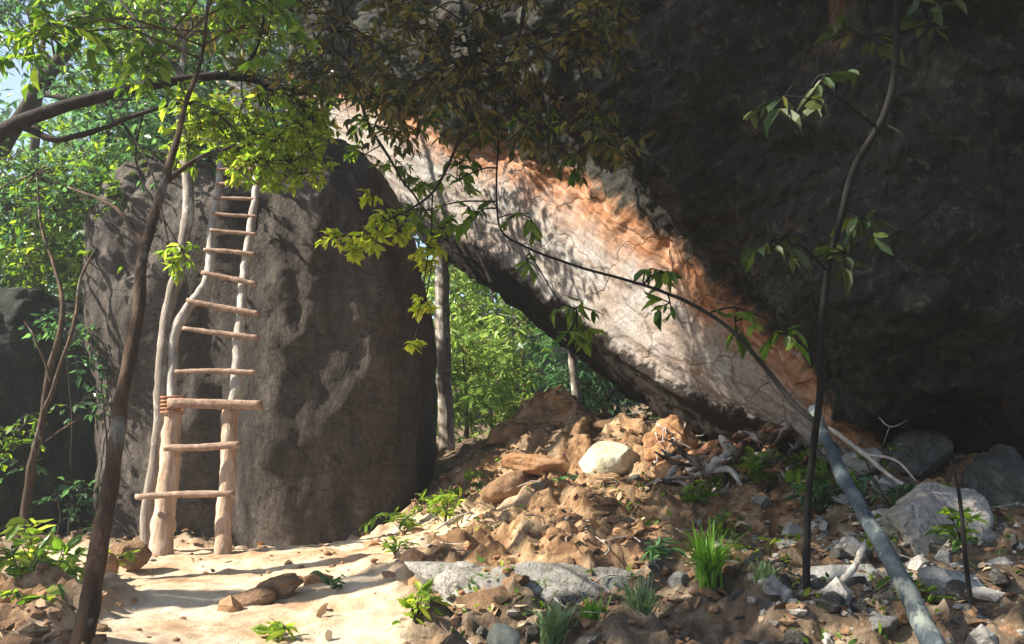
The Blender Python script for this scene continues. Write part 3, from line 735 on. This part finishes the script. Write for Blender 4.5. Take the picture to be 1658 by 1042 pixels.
# ------------------------------------------------------------------ right-hand stems and vine
rg = np.random.RandomState(5)
tree('black_sapling', 'thin blackish crooked sapling rising the full height of the photo right of centre', 'sapling',
     [(1316,1020,3.6),(1305,940,3.6),(1306,860,3.65),(1312,760,3.65),(1326,650,3.6),(1330,560,3.55),(1340,440,3.5),(1363,350,3.4),(1383,272,3.35),(1430,190,3.3),(1447,120,3.25),(1450,20,3.2),(1455,-150,3.2)],
     [.017,.016,.015,.015,.015,.014,.013,.014,.014,.014,.015,.012,.01], M['bark_black'], 'darkleaf',
     [(1270,155,3.2,.16,3),(1335,120,3.1,.08,2),(1250,395,3.3,.1,3),(1395,350,3.4,.12,4),(1370,410,3.4,.1,3),(1400,60,3.3,.12,4),(1500,20,3.2,.12,3)], .085, 106,
     branches=[([(1420,205,3.3),(1390,185,3.28),(1340,150,3.22),(1285,140,3.2)], [.007,.005,.003]), ([(1447,60,3.25),(1480,45,3.2),(1520,30,3.2)], [.006,.005,.003]),
               ([(1340,440,3.5),(1300,400,3.4),(1250,395,3.3)], [.005,.004,.002]), ([(1430,200,3.3),(1455,215,3.25),(1470,235,3.25)], [.005,.003])], nl=6, rough=.1)
bl = [(855,350,5.0,.13,4),(765,350,5.1,.13,4),(855,425,5.0,.09,3),(930,500,4.7,.13,5),(935,540,4.7,.10,4),(1070,440,4.6,.10,4),(1085,490,4.4,.08,3),(1190,520,4.2,.09,3),(1270,540,4.1,.1,3),(740,290,5.2,.16,4),(690,340,5.2,.14,5)]
tree('climbing_vine', 'long thin dark vine curving down across the pale rock strip with sparse drooping leaves', 'vine',
     [(1345,740,3.75),(1325,690,3.8),(1285,650,3.9),(1240,590,4.0),(1200,545,4.1),(1150,508,4.2),(1050,465,4.5),(960,437,4.7),(860,402,4.9),(815,378,5.0),(806,335,5.05),(806,270,5.1),(800,150,5.1)],
     [.016,.014,.012,.011,.010,.009,.008,.007,.007,.006,.006,.005], M['bark_black'], 'green', bl, .09, 107,
     branches=[([(860,402,4.9),(900,480,4.75),(930,500,4.7)], [.004,.003]), ([(806,350,5.05),(830,345,5.0),(860,345,5.0)], [.004,.002]), ([(1150,508,4.2),(1200,500,4.2),(1290,550,4.1),(1330,600,4.0)], [.005,.004,.003])], nl=6, pend=.8, wid=.8, sides=7, rough=.06)
tree('grey_sapling', 'smooth blue grey leaning stem coming down to the bottom right corner', 'tree',
     [(1545,1100,2.7),(1505,1035,2.8),(1455,935,3.0),(1405,835,3.25),(1365,765,3.5),(1340,710,3.7),(1318,660,3.9)],
     [.036,.034,.031,.028,.026,.024,.020], M['greypole'], None, [], .1, 108,
     rough=.16)
stick_later = [(1402,872,3.45),(1385,915,3.45),(1350,950,3.5),(1310,962,3.55)]
tree('thin_dark_stem', 'thin dark stem rising at the right edge in front of the pale block', 'sapling',
     [(1578,1000,3.2),(1562,900,3.2),(1552,800,3.25),(1540,745,3.3)], [.009,.008,.007,.004], M['bark_black'], None, [], .1, 109, rough=.05)

# hanging yellow-green sprays in front of the dark side of the boulder
tree('hanging_spray', 'bright yellow green leafy spray hanging before the dark side of the boulder', 'branch',
     [(760,130,5.0),(740,230,5.05),(700,310,5.1),(650,345,5.1),(600,365,5.1),(560,380,5.1)], [.012,.01,.008,.006,.005,.003], M['bark_dark'], 'yellow',
     [(625,355,5.1,.10,9),(600,385,5.1,.10,10),(575,405,5.1,.07,6),(650,375,5.1,.08,7),(540,385,5.1,.07,5),(690,400,5.1,.09,8),(605,318,5.2,.05,4)], .06, 110, rough=.05, sides=7, wid=1.1,
     branches=[([(700,310,5.1),(695,400,5.1),(685,480,5.1),(670,540,5.1)], [.005,.004,.002])])
tree('hanging_spray', 'small bright leaf cluster dangling below the larger spray beside the gap', 'branch',
     [(705,380,5.25),(695,440,5.25),(684,500,5.25),(668,560,5.2)], [.005,.003], M['bark_dark'], 'yellow',
     [(685,490,5.25,.07,7),(700,425,5.3,.07,6),(668,555,5.2,.04,3)], .055, 111, rough=.05, sides=5, wid=1.1)

# shaded shrubs hanging over the dark wall along the top
dark_sets = [
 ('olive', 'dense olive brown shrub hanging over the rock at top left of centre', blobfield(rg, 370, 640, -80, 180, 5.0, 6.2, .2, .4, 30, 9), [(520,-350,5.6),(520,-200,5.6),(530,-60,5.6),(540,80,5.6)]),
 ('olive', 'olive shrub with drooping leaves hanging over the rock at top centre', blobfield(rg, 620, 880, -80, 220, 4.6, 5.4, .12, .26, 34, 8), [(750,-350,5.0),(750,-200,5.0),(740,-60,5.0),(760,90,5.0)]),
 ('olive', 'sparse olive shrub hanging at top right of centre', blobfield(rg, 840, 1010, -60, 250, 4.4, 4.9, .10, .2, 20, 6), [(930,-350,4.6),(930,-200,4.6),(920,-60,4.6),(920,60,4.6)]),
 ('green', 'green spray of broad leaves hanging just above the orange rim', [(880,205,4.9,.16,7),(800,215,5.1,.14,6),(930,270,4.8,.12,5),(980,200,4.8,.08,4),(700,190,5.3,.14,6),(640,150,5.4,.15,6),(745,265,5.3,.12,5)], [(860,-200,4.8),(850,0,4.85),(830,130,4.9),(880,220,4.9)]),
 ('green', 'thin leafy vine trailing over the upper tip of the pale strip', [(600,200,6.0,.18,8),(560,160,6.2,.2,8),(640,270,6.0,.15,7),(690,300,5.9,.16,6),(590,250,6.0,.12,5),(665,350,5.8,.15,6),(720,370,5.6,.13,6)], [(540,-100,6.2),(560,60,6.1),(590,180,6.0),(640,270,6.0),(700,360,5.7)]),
]
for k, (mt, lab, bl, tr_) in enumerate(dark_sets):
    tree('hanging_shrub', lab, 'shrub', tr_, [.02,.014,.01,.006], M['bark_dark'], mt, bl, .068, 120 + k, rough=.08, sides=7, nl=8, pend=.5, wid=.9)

# ------------------------------------------------------------------ background through the gap
tree('gap_tree', 'pale straight tree trunk standing in the gap between boulder and overhang', 'tree',
     [(722,730,10.5),(720,640,10.5),(715,520,10.5),(714,400,10.6),(708,250,10.8),(700,-60,11)], [.10,.095,.09,.085,.08,.05], M['bark_pale'], 'green',
     blobfield(rg, 560, 900, -250, 60, 10, 12, .4, .8, 12, 8), .13, 130, hi=False)
tree('bent_sapling', 'pale thin trunk in the green gap behind the mound crest under the overhang', 'tree',
     [(938,705,11.2),(932,640,11.2),(926,560,11.3),(928,440,11.4)], [.065,.06,.05,.045], M['bark_pale'], None, [], .1, 131)
bgr = np.random.RandomState(31)
BT = [('leafy bush with feathery light green leaves low in the gap beside the pale trunk', 700, 800, 560, 720, 12, 13.2, 'bamboo', 10),
      ('feathery bright green bush in the middle of the gap', 790, 900, 520, 690, 13, 14.5, 'bamboo', 12),
      ('feathery cool green bush in the gap just above the mound crest', 870, 1010, 540, 680, 12.4, 13.6, 'teal', 10),
      ('tall light green tree filling the top of the gap', 690, 900, 430, 570, 14, 16, 'bamboo', 18),
      ('shaded green bush behind the foot of the overhang', 980, 1130, 560, 700, 12.6, 14, 'teal', 9)]
for k, (lab, a, b, c, d, y0, y1, mt, n) in enumerate(BT):
    xm = P((a + b) / 2, 700, (y0 + y1) / 2)
    tree('background_bush' if n < 15 else 'background_tree', lab, 'bush' if n < 15 else 'tree',
         [(xm[0], xm[1], gh(xm[0], xm[1]) - .1), (xm[0] + .1, xm[1], xm[2] + .5), tuple(P((a + b) / 2, c + 30, (y0 + y1) / 2)) ] and
         [((a + b) / 2, 745, (y0 + y1) / 2), ((a + b) / 2 + 6, 680, (y0 + y1) / 2), ((a + b) / 2, c + 20, (y0 + y1) / 2)], [.05, .03, .01], M['bark_brown'], mt,
         blobfield(bgr, a, b, c, d, y0, y1, .45, .85, n, 16), .16, 140 + k, hi=False, wid=.55, nl=14, group='greenery seen through the gap', sides=7)
# trees behind on the left, each with its own crown
LB = [(-120, 12, 'green', 'shaded tree far left behind the dark rock face', 330), (60, 13.5, 'teal', 'cool green tree behind the forked pale tree', 290), (200, 12.0, 'green', 'leafy tree rising behind the left end of the boulder', 180),
      (330, 19, 'teal', 'blue green tree rising behind the ladder top', 0), (480, 20, 'green', 'tall tree behind the boulder top left of the cream rock', -60), (-300, 11, 'teal', 'dark tree beyond the left edge', 0)]
for k, (px, y, mt, lab, pt) in enumerate(LB):
    tree('forest_tree', lab, 'tree', [(px, 850, y), (px + 15, 600, y), (px - 10, 350, y), (px + 10, 60, y)], [.16, .13, .10, .04], M['bark_dark'], mt,
         blobfield(bgr, px - 110, px + 120, pt, 760 if k < 3 else 420, y - .8, y + 1, .5, 1.0, 34, 15), .17, 160 + k, hi=False, nl=12, wid=.9, group='trees behind the boulder', sides=9)

# far wood, one mass of foliage on the rising slope
r = np.random.RandomState(99); m_ = MB()
nb = 980
bx = r.uniform(-24, 12, nb); by = r.uniform(17, 30, nb); bz = np.array([gh(a, b) for a, b in zip(bx, by)]) + r.uniform(0, 1, nb) ** .8 * 12
for a, b, c in zip(bx, by, bz):
    if a < -b * .50 and c > 8.0: continue
    n = 110; d = unit(r.normal(size=(n, 3))) * r.uniform(.3, 1, (n, 1)) ** .5 * r.uniform(.8, 1.6)
    d[:, 2] *= .7
    leaves(m_, np.array([a, b, c]) + d, d + [0, 0, -.4] + r.normal(size=(n, 3)) * .4, np.array([0, 0, 1.0]) + d * .3 + r.normal(size=(n, 3)) * .4, r.uniform(.18, .36, n), 1.2, False)
tag(m_.build('far_forest', M['teal'], smooth=False), 'mass of distant forest foliage behind the rocks', 'forest', None, 'stuff')

for k, (px, py, y, mt, lab) in enumerate([(165, 640, 7.55, 'teal', 'dim cool green shrub between forked tree and leaning trunk'), (90, 790, 7.5, 'teal', 'low dim ferny shrub at the foot of the forked tree'), (110, 560, 7.6, 'teal', 'shaded cool green shrub on the dark rock face below the sunlit leaves'), (35, 690, 7.5, 'green', 'sparse low shrub with small pale leaves at the far left edge')]):
    tree('understory_shrub', lab, 'shrub', [(px, 880, y), (px + 8, (py + 880) / 2, y), (px, py, y)], [.02, .012, .006], M['bark_dark'], mt,
         blobfield(bgr, px - 60, px + 60, py - 60, py + 60, y - .2, y + .2, .15, .3, 4, 6), .07, 180 + k, hi=False, nl=8, sides=6)
# unseen trees added to shade the overhang's shrubs and the right-hand slope
def side_tree(x, y, zc, rad, n, seed, lab):
    rg = np.random.RandomState(seed); z0 = gh(x, y)
    root = empty('shade_tree', (x, y, z0), lab, 'tree', 'unseen trees added for shade')
    t = MB(); tp = spline([(x, y, z0 - .1), (x + .1, y, z0 + zc * .4), (x - .1, y + .1, zc)], 20); t.tube(tp, [.16, .12, .05], 9, .1, seed); t.build('trunk', M['bark_dark'], root, origin=(x, y, z0))
    lv, wv = MB(), MB()
    for k in range(n):
        d = unit(rg.normal(size=3)) * rg.uniform(.3, 1) ** .5 * np.array(rad); c = np.array([x, y, zc]) + d
        for q in range(12):
            e = unit(rg.normal(size=3)); twig_leaves(None, lv, rg, c + e * .1, c + e * rg.uniform(.3, .6), 10, .14, hi=False)
    lv.build('crown', M['green'], root, origin=(x, y, z0), smooth=False)
side_tree(-7.2, 3.6, 9.3, (1.8, 1.2, 1.2), 66, 401, 'tall unseen tree added left of the camera for shade')
side_tree(-6.2, 2.4, 7.0, (1.3, .9, .9), 9, 403, 'nearer unseen leafy tree added left of the camera for shade')
side_tree(-9.0, 1.8, 12.6, (1.4, 1.0, 1.0), 44, 405, 'very tall unseen tree added left of the camera for shade')
side_tree(-9.5, 3.4, 11.2, (1.6, 1.3, 1.2), 60, 402, 'tall unseen tree added beyond the left edge for shade')

# ------------------------------------------------------------------ small plants
def plant(name, px, py, y, h, n, size, mat, label, seed, spread=1.0, wid=.8, cat='plant', nl=7, group=None, hi=True, pend=.3):
    rg = np.random.RandomState(seed); b = P(px, py, y); b[2] = gh(b[0], b[1]) - .01
    root = empty(name, b, label, cat, group); wv, lv = MB(), MB()
    for k in range(n):
        a = rg.uniform(0, 6.28); rr = spread * h * rg.uniform(.1, 1.3); lean = rg.uniform(-.25, .25, 2) * h
        e = b + [math.cos(a) * rr + lean[0], math.sin(a) * rr + lean[1], h * rg.uniform(.2, 1.15)]
        twig_leaves(wv, lv, rg, b, e, nl, size, droop=.5, wid=wid, hi=hi, tw=.0035, whorl=False, pend=pend)
    wv.build('stem', M['bark_dark'], root, origin=b); lv.build('leaves', M[mat], root, origin=b, smooth=False)
    return root
def tuft(px, py, y, h, n, mat, label, seed, wdt=.006, spread=.8):
    rg = np.random.RandomState(seed); b = P(px, py, y); b[2] = gh(b[0], b[1]) - .01; m_ = MB()
    for k in range(n):
        a = rg.uniform(0, 6.28); L = h * rg.uniform(.6, 1.2); out = np.array([math.cos(a), math.sin(a), 0]); s = np.array([-math.sin(a), math.cos(a), 0])
        t = np.linspace(0, 1, 6)[:, None]; sp = rg.uniform(.15, spread)
        p = b + rg.normal(size=3) * [.02, .02, 0] + out * L * sp * t ** 1.6 + np.array([0, 0, 1]) * L * (t - .55 * sp * t ** 2.4)
        w_ = wdt * (1 - t ** 2) + .0006; v = np.vstack([p + s * w_, p - s * w_]); i = np.arange(5)
        m_.add(v, np.stack([i, i + 1, i + 7, i + 6], -1))
    return tag(m_.build('grass_tuft', M[mat], origin=b, smooth=False), label, 'grass')
PL = [
 ('leafy_weed', 60, 895, 5.2, .30, 14, .10, 'bright', 'bright sunlit green weed at the lower left edge'),
 ('leafy_weed', 95, 930, 4.9, .22, 12, .08, 'green', 'green weed low at the left edge just behind the leaning trunk'),
 ('leafy_weed', 40, 940, 4.6, .20, 10, .08, 'green', 'small green weed at the far left edge above the rubble'),
 ('leafy_weed', 175, 905, 5.3, .18, 9, .07, 'bright', 'yellow green weed right of the leaning trunk beside the clod'),
 ('leafy_weed', 70, 1010, 3.9, .16, 8, .06, 'green', 'dark green weed in the bottom left corner'),
 ('fern', 655, 845, 6.7, .24, 6, .10, 'green', 'spreading fern like sprig leaning left against the dark boulder foot'),
 ('fern', 722, 840, 6.5, .25, 8, .09, 'bright', 'sunlit fern like sprig at the boulder foot right of the leaning sprig'),
 ('fern', 755, 790, 7.2, .24, 7, .10, 'green', 'green sprig higher up at the left flank of the mound'),
 ('leafy_weed', 905, 795, 6.5, .16, 9, .05, 'teal', 'pale bluish small leaved plant in front of the cream white rock'),
 ('leafy_weed', 1225, 800, 5.6, .22, 5, .11, 'green', 'green strap leaved plant below the tip of the pale strip'),
 ('leafy_weed', 1300, 765, 5.6, .22, 5, .08, 'green', 'shaded green plant at the right foot of the pale strip'),
 ('leafy_weed', 1130, 840, 5.4, .14, 8, .07, 'green', 'dark leafy plant right of the orange slab'),
 ('leafy_weed', 1245, 905, 4.6, .18, 7, .06, 'bright', 'small weed with one yellow leaf left of the black sapling'),
 ('leafy_weed', 1330, 860, 4.9, .2, 8, .08, 'teal', 'bluish green weed between the black sapling and grey stem'),
 ('leafy_weed', 1415, 725, 5.0, .2, 6, .06, 'green', 'straggly weed on the shaded rocks right of the grey stem top'),
 ('leafy_weed', 1500, 710, 5.1, .22, 5, .04, 'bluegrass', 'bare pale sprig with tiny leaves against the dark hollow'),
 ('leafy_weed', 675, 1015, 3.9, .15, 8, .07, 'bright', 'bright broad leaved weed near the bottom left of the flat boulder'),
 ('leafy_weed', 445, 1030, 3.9, .13, 4, .07, 'bright', 'single small upright seedling on the lower ledge'),
 ('leafy_weed', 700, 960, 4.5, .1, 7, .06, 'bright', 'yellow green weed at the left tip of the flat boulder'),
 ('leafy_weed', 540, 955, 4.7, .08, 7, .04, 'teal', 'tiny greyish weed on the ledge edge'),
 ('leafy_weed', 640, 915, 5.1, .1, 8, .05, 'green', 'low green weed on the ledge right of centre'),
 ('leafy_weed', 1060, 945, 4.3, .12, 7, .06, 'teal', 'bluish weed behind the right end of the flat boulder'),
 ('leafy_weed', 1420, 880, 4.3, .16, 8, .06, 'green', 'leafy weed right of the middle of the grey stem'),
 ('leafy_weed', 1190, 790, 5.9, .2, 8, .1, 'green', 'dark strap leaved weed beside the bleached root'),
 ('leafy_weed', 1340, 800, 5.0, .2, 10, .09, 'green', 'leafy dark weed just right of the sapling under the grey stem'),
 ('leafy_weed', 1450, 830, 4.7, .16, 10, .06, 'teal', 'low bluish weed between the grey stem and the pale block'),
 ('leafy_weed', 1170, 900, 4.8, .13, 9, .06, 'green', 'low green weed above the bright grass tuft'),
 ('leafy_weed', 1560, 900, 4.0, .16, 9, .06, 'green', 'weed below the pale block at the right edge'),
 ('leafy_weed', 1500, 1010, 3.4, .14, 8, .05, 'green', 'low weed at the bottom beside the grey stem foot'),
]
for k, (nm, px, py, y, h, n, sz, mt, lab) in enumerate(PL):
    plant(nm, px, py, y, h, n, sz, mt, lab, 500 + k, spread=1.3 if nm == 'fern' else .9, wid=.55 if nm == 'fern' else .9, nl=11 if nm == 'fern' else 8)
tuft(1150, 990, 3.8, .27, 190, 'grass', 'bright green grass tuft right of the flat boulder', 600)
tuft(900, 1030, 3.6, .19, 130, 'bluegrass', 'pale grass tuft in front of the flat boulder centre', 601)
tuft(1035, 1035, 3.6, .18, 120, 'bluegrass', 'pale arching grass tuft in front of the right end of the flat boulder', 602)
tuft(960, 1045, 3.6, .11, 60, 'grass', 'small green grass tuft between the two pale tufts', 603)
tuft(1240, 1030, 3.6, .10, 50, 'bluegrass', 'short pale grass tuft left of the black sapling foot', 604)

# leaf litter and twigs
pts = scatter_xy(17000, 15, -4.5, 3.6, 2.5, 8.4, lambda p: (1 - .91 * sandmask(p)) * np.clip(.45 + fbm(np.c_[p, p[:, :1] * 0], 1.1, 3, 78) * 1.2 - .4 * moundmask(p), .05, 1))
r = np.random.RandomState(3); n = len(pts); m_ = MB()
leaves(m_, np.c_[pts, ground_h(pts) + .008], np.c_[r.normal(size=(n, 2)), r.normal(size=n) * .25], np.array([0, 0, 1.0]) + r.normal(size=(n, 3)) * .35, r.uniform(.03, .09, n), r.uniform(.8, 1.8, n))
tag(m_.build('leaf_litter', M['dry'], smooth=False), 'dry brown fallen leaves strewn over the slope', 'leaf litter', None, 'stuff')
gp2 = scatter_xy(5200, 25, -.6, 3.4, 2.5, 6.2, lambda p: (1 - sandmask(p)) * np.clip(.25 + fbm(np.c_[p, p[:, :1] * 0], 2.1, 3, 178) * 1.3 + (p[:, 0] - 1) * .12 - .3 * moundmask(p), 0, .9))
n = len(gp2); m_ = MB()
leaves(m_, np.c_[gp2, ground_h(gp2) + r.uniform(.005, .04, n)], np.c_[r.normal(size=(n, 2)), r.uniform(0, .9, n)], np.array([0, 0, 1.0]) + r.normal(size=(n, 3)) * .5, r.uniform(.015, .05, n), r.uniform(.8, 1.6, n))
tag(m_.build('ground_cover', M['green'], smooth=False), 'tiny green seedlings and creeping leaves between the stones', 'ground cover', None, 'stuff')
m_ = MB()
for k in range(330):
    x, y = r.uniform(-4, 3.3), r.uniform(3.4, 8.2)
    if sandmask(np.array([[x, y]]))[0] > .3: continue
    a = r.uniform(0, 6.28); L = r.uniform(.06, .3); d = np.array([math.cos(a), math.sin(a), r.normal() * .15]) * L
    b = np.array([x, y, gh(x, y) + .02]); m_.tube(spline([b - d / 2, b + r.normal(size=3) * L * .08, b + d / 2], 5), [r.uniform(.002, .006), .002], 5)
tag(m_.build('twig_litter', M['paleroot'], smooth=True), 'thin pale dead twigs strewn over the slope', 'twigs', None, 'stuff')

# tangled heap of roots below the tip of the strip
hb = P(1215, 760, 6.0); hb[2] = gh(hb[0], hb[1])
heap = empty('root_tangle', hb, 'tangled heap of dark and bleached roots below the tip of the pale strip', 'roots')
for k in range(84):
    c = P(r.uniform(1080, 1345), r.uniform(680, 810), r.uniform(5.5, 6.2)); a = r.uniform(0, 3.14); L = r.uniform(.12, .38)
    c[2] = max(min(c[2], gh(c[0], c[1]) + .3), gh(c[0], c[1]) + .03)
    d = np.array([math.cos(a), .4 * math.sin(a), r.normal() * .35]) * L / 2; m_ = MB()
    p = spline([c - d, c - d * .3 + r.normal(size=3) * .025, c + d * .4 + r.normal(size=3) * .03, c + d], 14)
    q = r.uniform(.010, .030); m_.tube(p, [q * .35, q, q * .8, q * .2], 7, .35, 700 + k)
    m_.build('root', M[['paleroot', 'bark_brown', 'root', 'bark_pale', 'bark_brown'][k % 5]], heap, origin=hb)

# roots, logs, sticks
def stick(name, pts, rad, mat, label, seed, cat='root', forks=()):
    org = P(*pts[0]); m_ = MB()
    def tap(rr, n):
        rr = np.interp(np.linspace(0, 1, n), np.linspace(0, 1, len(rr)), rr); t = np.linspace(0, 1, n)
        return rr * np.clip(np.minimum(t, 1 - t) * 9 + .25, 0, 1)
    m_.tube(spline([P(*q) for q in pts], 30), tap(rad, 30), 9, .35, seed)
    for fp, fr in forks: m_.tube(spline([P(*q) for q in fp], 18), tap(fr, 18), 7, .3, seed + 1)
    return tag(m_.build(name, mat, origin=org), label, cat)
stick('log', [(1085,770,6.45),(1110,748,6.4),(1140,732,6.4),(1178,712,6.35)], [.035,.05,.048,.04], M['root'], 'short reddish brown log slanting up right of the mound top', 1, 'log')
ro, rc = rock('root_mass', 1085, 722, 6.85, (.21, .17, .21), M['orange'], 'root plate of an uprooted stump with tangled rootlets, right of the cream rock', (0, 10, 0), 301, 5, 12, .18, 'root')
ro.location = rc
for k in range(26):
    a = r.uniform(-2.6, -.5); h0 = r.uniform(-.1, .2); L = r.uniform(.08, .2); p0 = np.array([math.cos(a) * .15, math.sin(a) * .12, h0])
    d = np.array([r.normal() * .6, -.3, -.6]) * L; m_ = MB(); m_.tube(spline([p0, p0 + d * .5 + r.normal(size=3) * .02 - [0, .02, 0], p0 + d], 8), [r.uniform(.004, .009), .003], 5)
    m_.build('rootlet', M['paleroot' if k % 3 else 'root'], ro)
stick('tree_root', [(1165,705,6.2),(1195,745,6.1),(1220,790,5.9)], [.03,.028,.02], M['paleroot'], 'bleached grey root slanting below the lower edge of the strip', 3,
      forks=[([(1215,735,6.1),(1180,770,6.0),(1150,800,5.9)], [.02,.022,.012]), ([(1195,740,6.1),(1225,735,6.0),(1245,745,5.9)], [.018,.012])])
stick('tree_root', [(1120,790,5.8),(1105,815,5.7),(1090,840,5.6)], [.02,.018,.014], M['paleroot'], 'short pale root stub in front of the orange stump', 4)
stick('tree_root', [(1340,690,5.0),(1400,735,4.9),(1440,770,4.8),(1490,800,4.7)], [.014,.013,.01,.006], M['paleroot'], 'thin pale root trailing right from the tip of the strip', 5,
      forks=[([(1400,735,4.9),(1450,745,4.8),(1485,780,4.7)], [.009,.005])])
stick('tree_root', stick_later, [.010,.014,.013,.008], M['bark_pale'], 'curved bleached root hugging the lower left side of the grey stem', 12)
stick('dead_branch', [(1415,665,4.9),(1440,690,4.85),(1470,680,4.85),(1520,655,4.8)], [.004,.003,.002], M['paleroot'], 'thin bare twig crossing the dark hollow at right', 6, 'branch',
      forks=[([(1440,690,4.85),(1430,720,4.85)], [.002,.001])])
stick('dead_branch', [(880,645,8.2),(896,634,8.2),(912,622,8.2)], [.022,.028,.012], M['root'], 'sunlit broken stick on the very top of the mound', 7, 'branch',
      forks=[([(886,640,8.2),(905,665,8.1),(925,680,8.1)], [.02,.015])])
stick('dead_branch', [(955,690,7.9),(1010,672,7.9),(1050,668,7.8)], [.009,.008,.004], M['paleroot'], 'thin pale twig lying along the mound crest', 8, 'branch')
stick('dead_branch', [(705,858,6.3),(735,838,6.35),(765,828,6.4)], [.008,.008,.004], M['paleroot'], 'pale stick beside the ferns at the end of the ledge', 9, 'branch')
stick('dead_branch', [(20,985,4.3),(60,962,4.4),(110,948,4.5)], [.012,.012,.006], M['paleroot'], 'pale stick leaning in the rubble at the left edge', 10, 'branch')
stick('dead_branch', [(1350,905,4.2),(1400,890,4.2),(1450,900,4.1)], [.01,.009,.005], M['paleroot'], 'pale stick behind the grey stem on the slope', 11, 'branch')


# ------------------------------------------------------------------ haze of the humid forest air
m = bpy.data.materials.new('haze'); m.use_nodes = True; t = m.node_tree; t.nodes.clear()
ou = t.nodes.new('ShaderNodeOutputMaterial'); pv = t.nodes.new('ShaderNodeVolumePrincipled')
pv.inputs['Color'].default_value = (.88, .93, .94, 1); pv.inputs['Density'].default_value = .003; pv.inputs['Anisotropy'].default_value = .3
t.links.new(pv.outputs[0], ou.inputs['Volume'])
lo, hi = np.array([-320, -220, -4.0]), np.array([320, 420, 20.0])
c = np.array([[(lo, hi)[i][0], (lo, hi)[j][1], (lo, hi)[k][2]] for i in (0, 1) for j in (0, 1) for k in (0, 1)])
m_ = MB(); m_.add(c, [(0, 1, 3, 2), (4, 6, 7, 5), (0, 4, 5, 1), (2, 3, 7, 6), (0, 2, 6, 4), (1, 5, 7, 3)])
tag(m_.build('haze', m, smooth=False), 'thin milky haze of the humid forest air', 'haze', None, 'stuff')
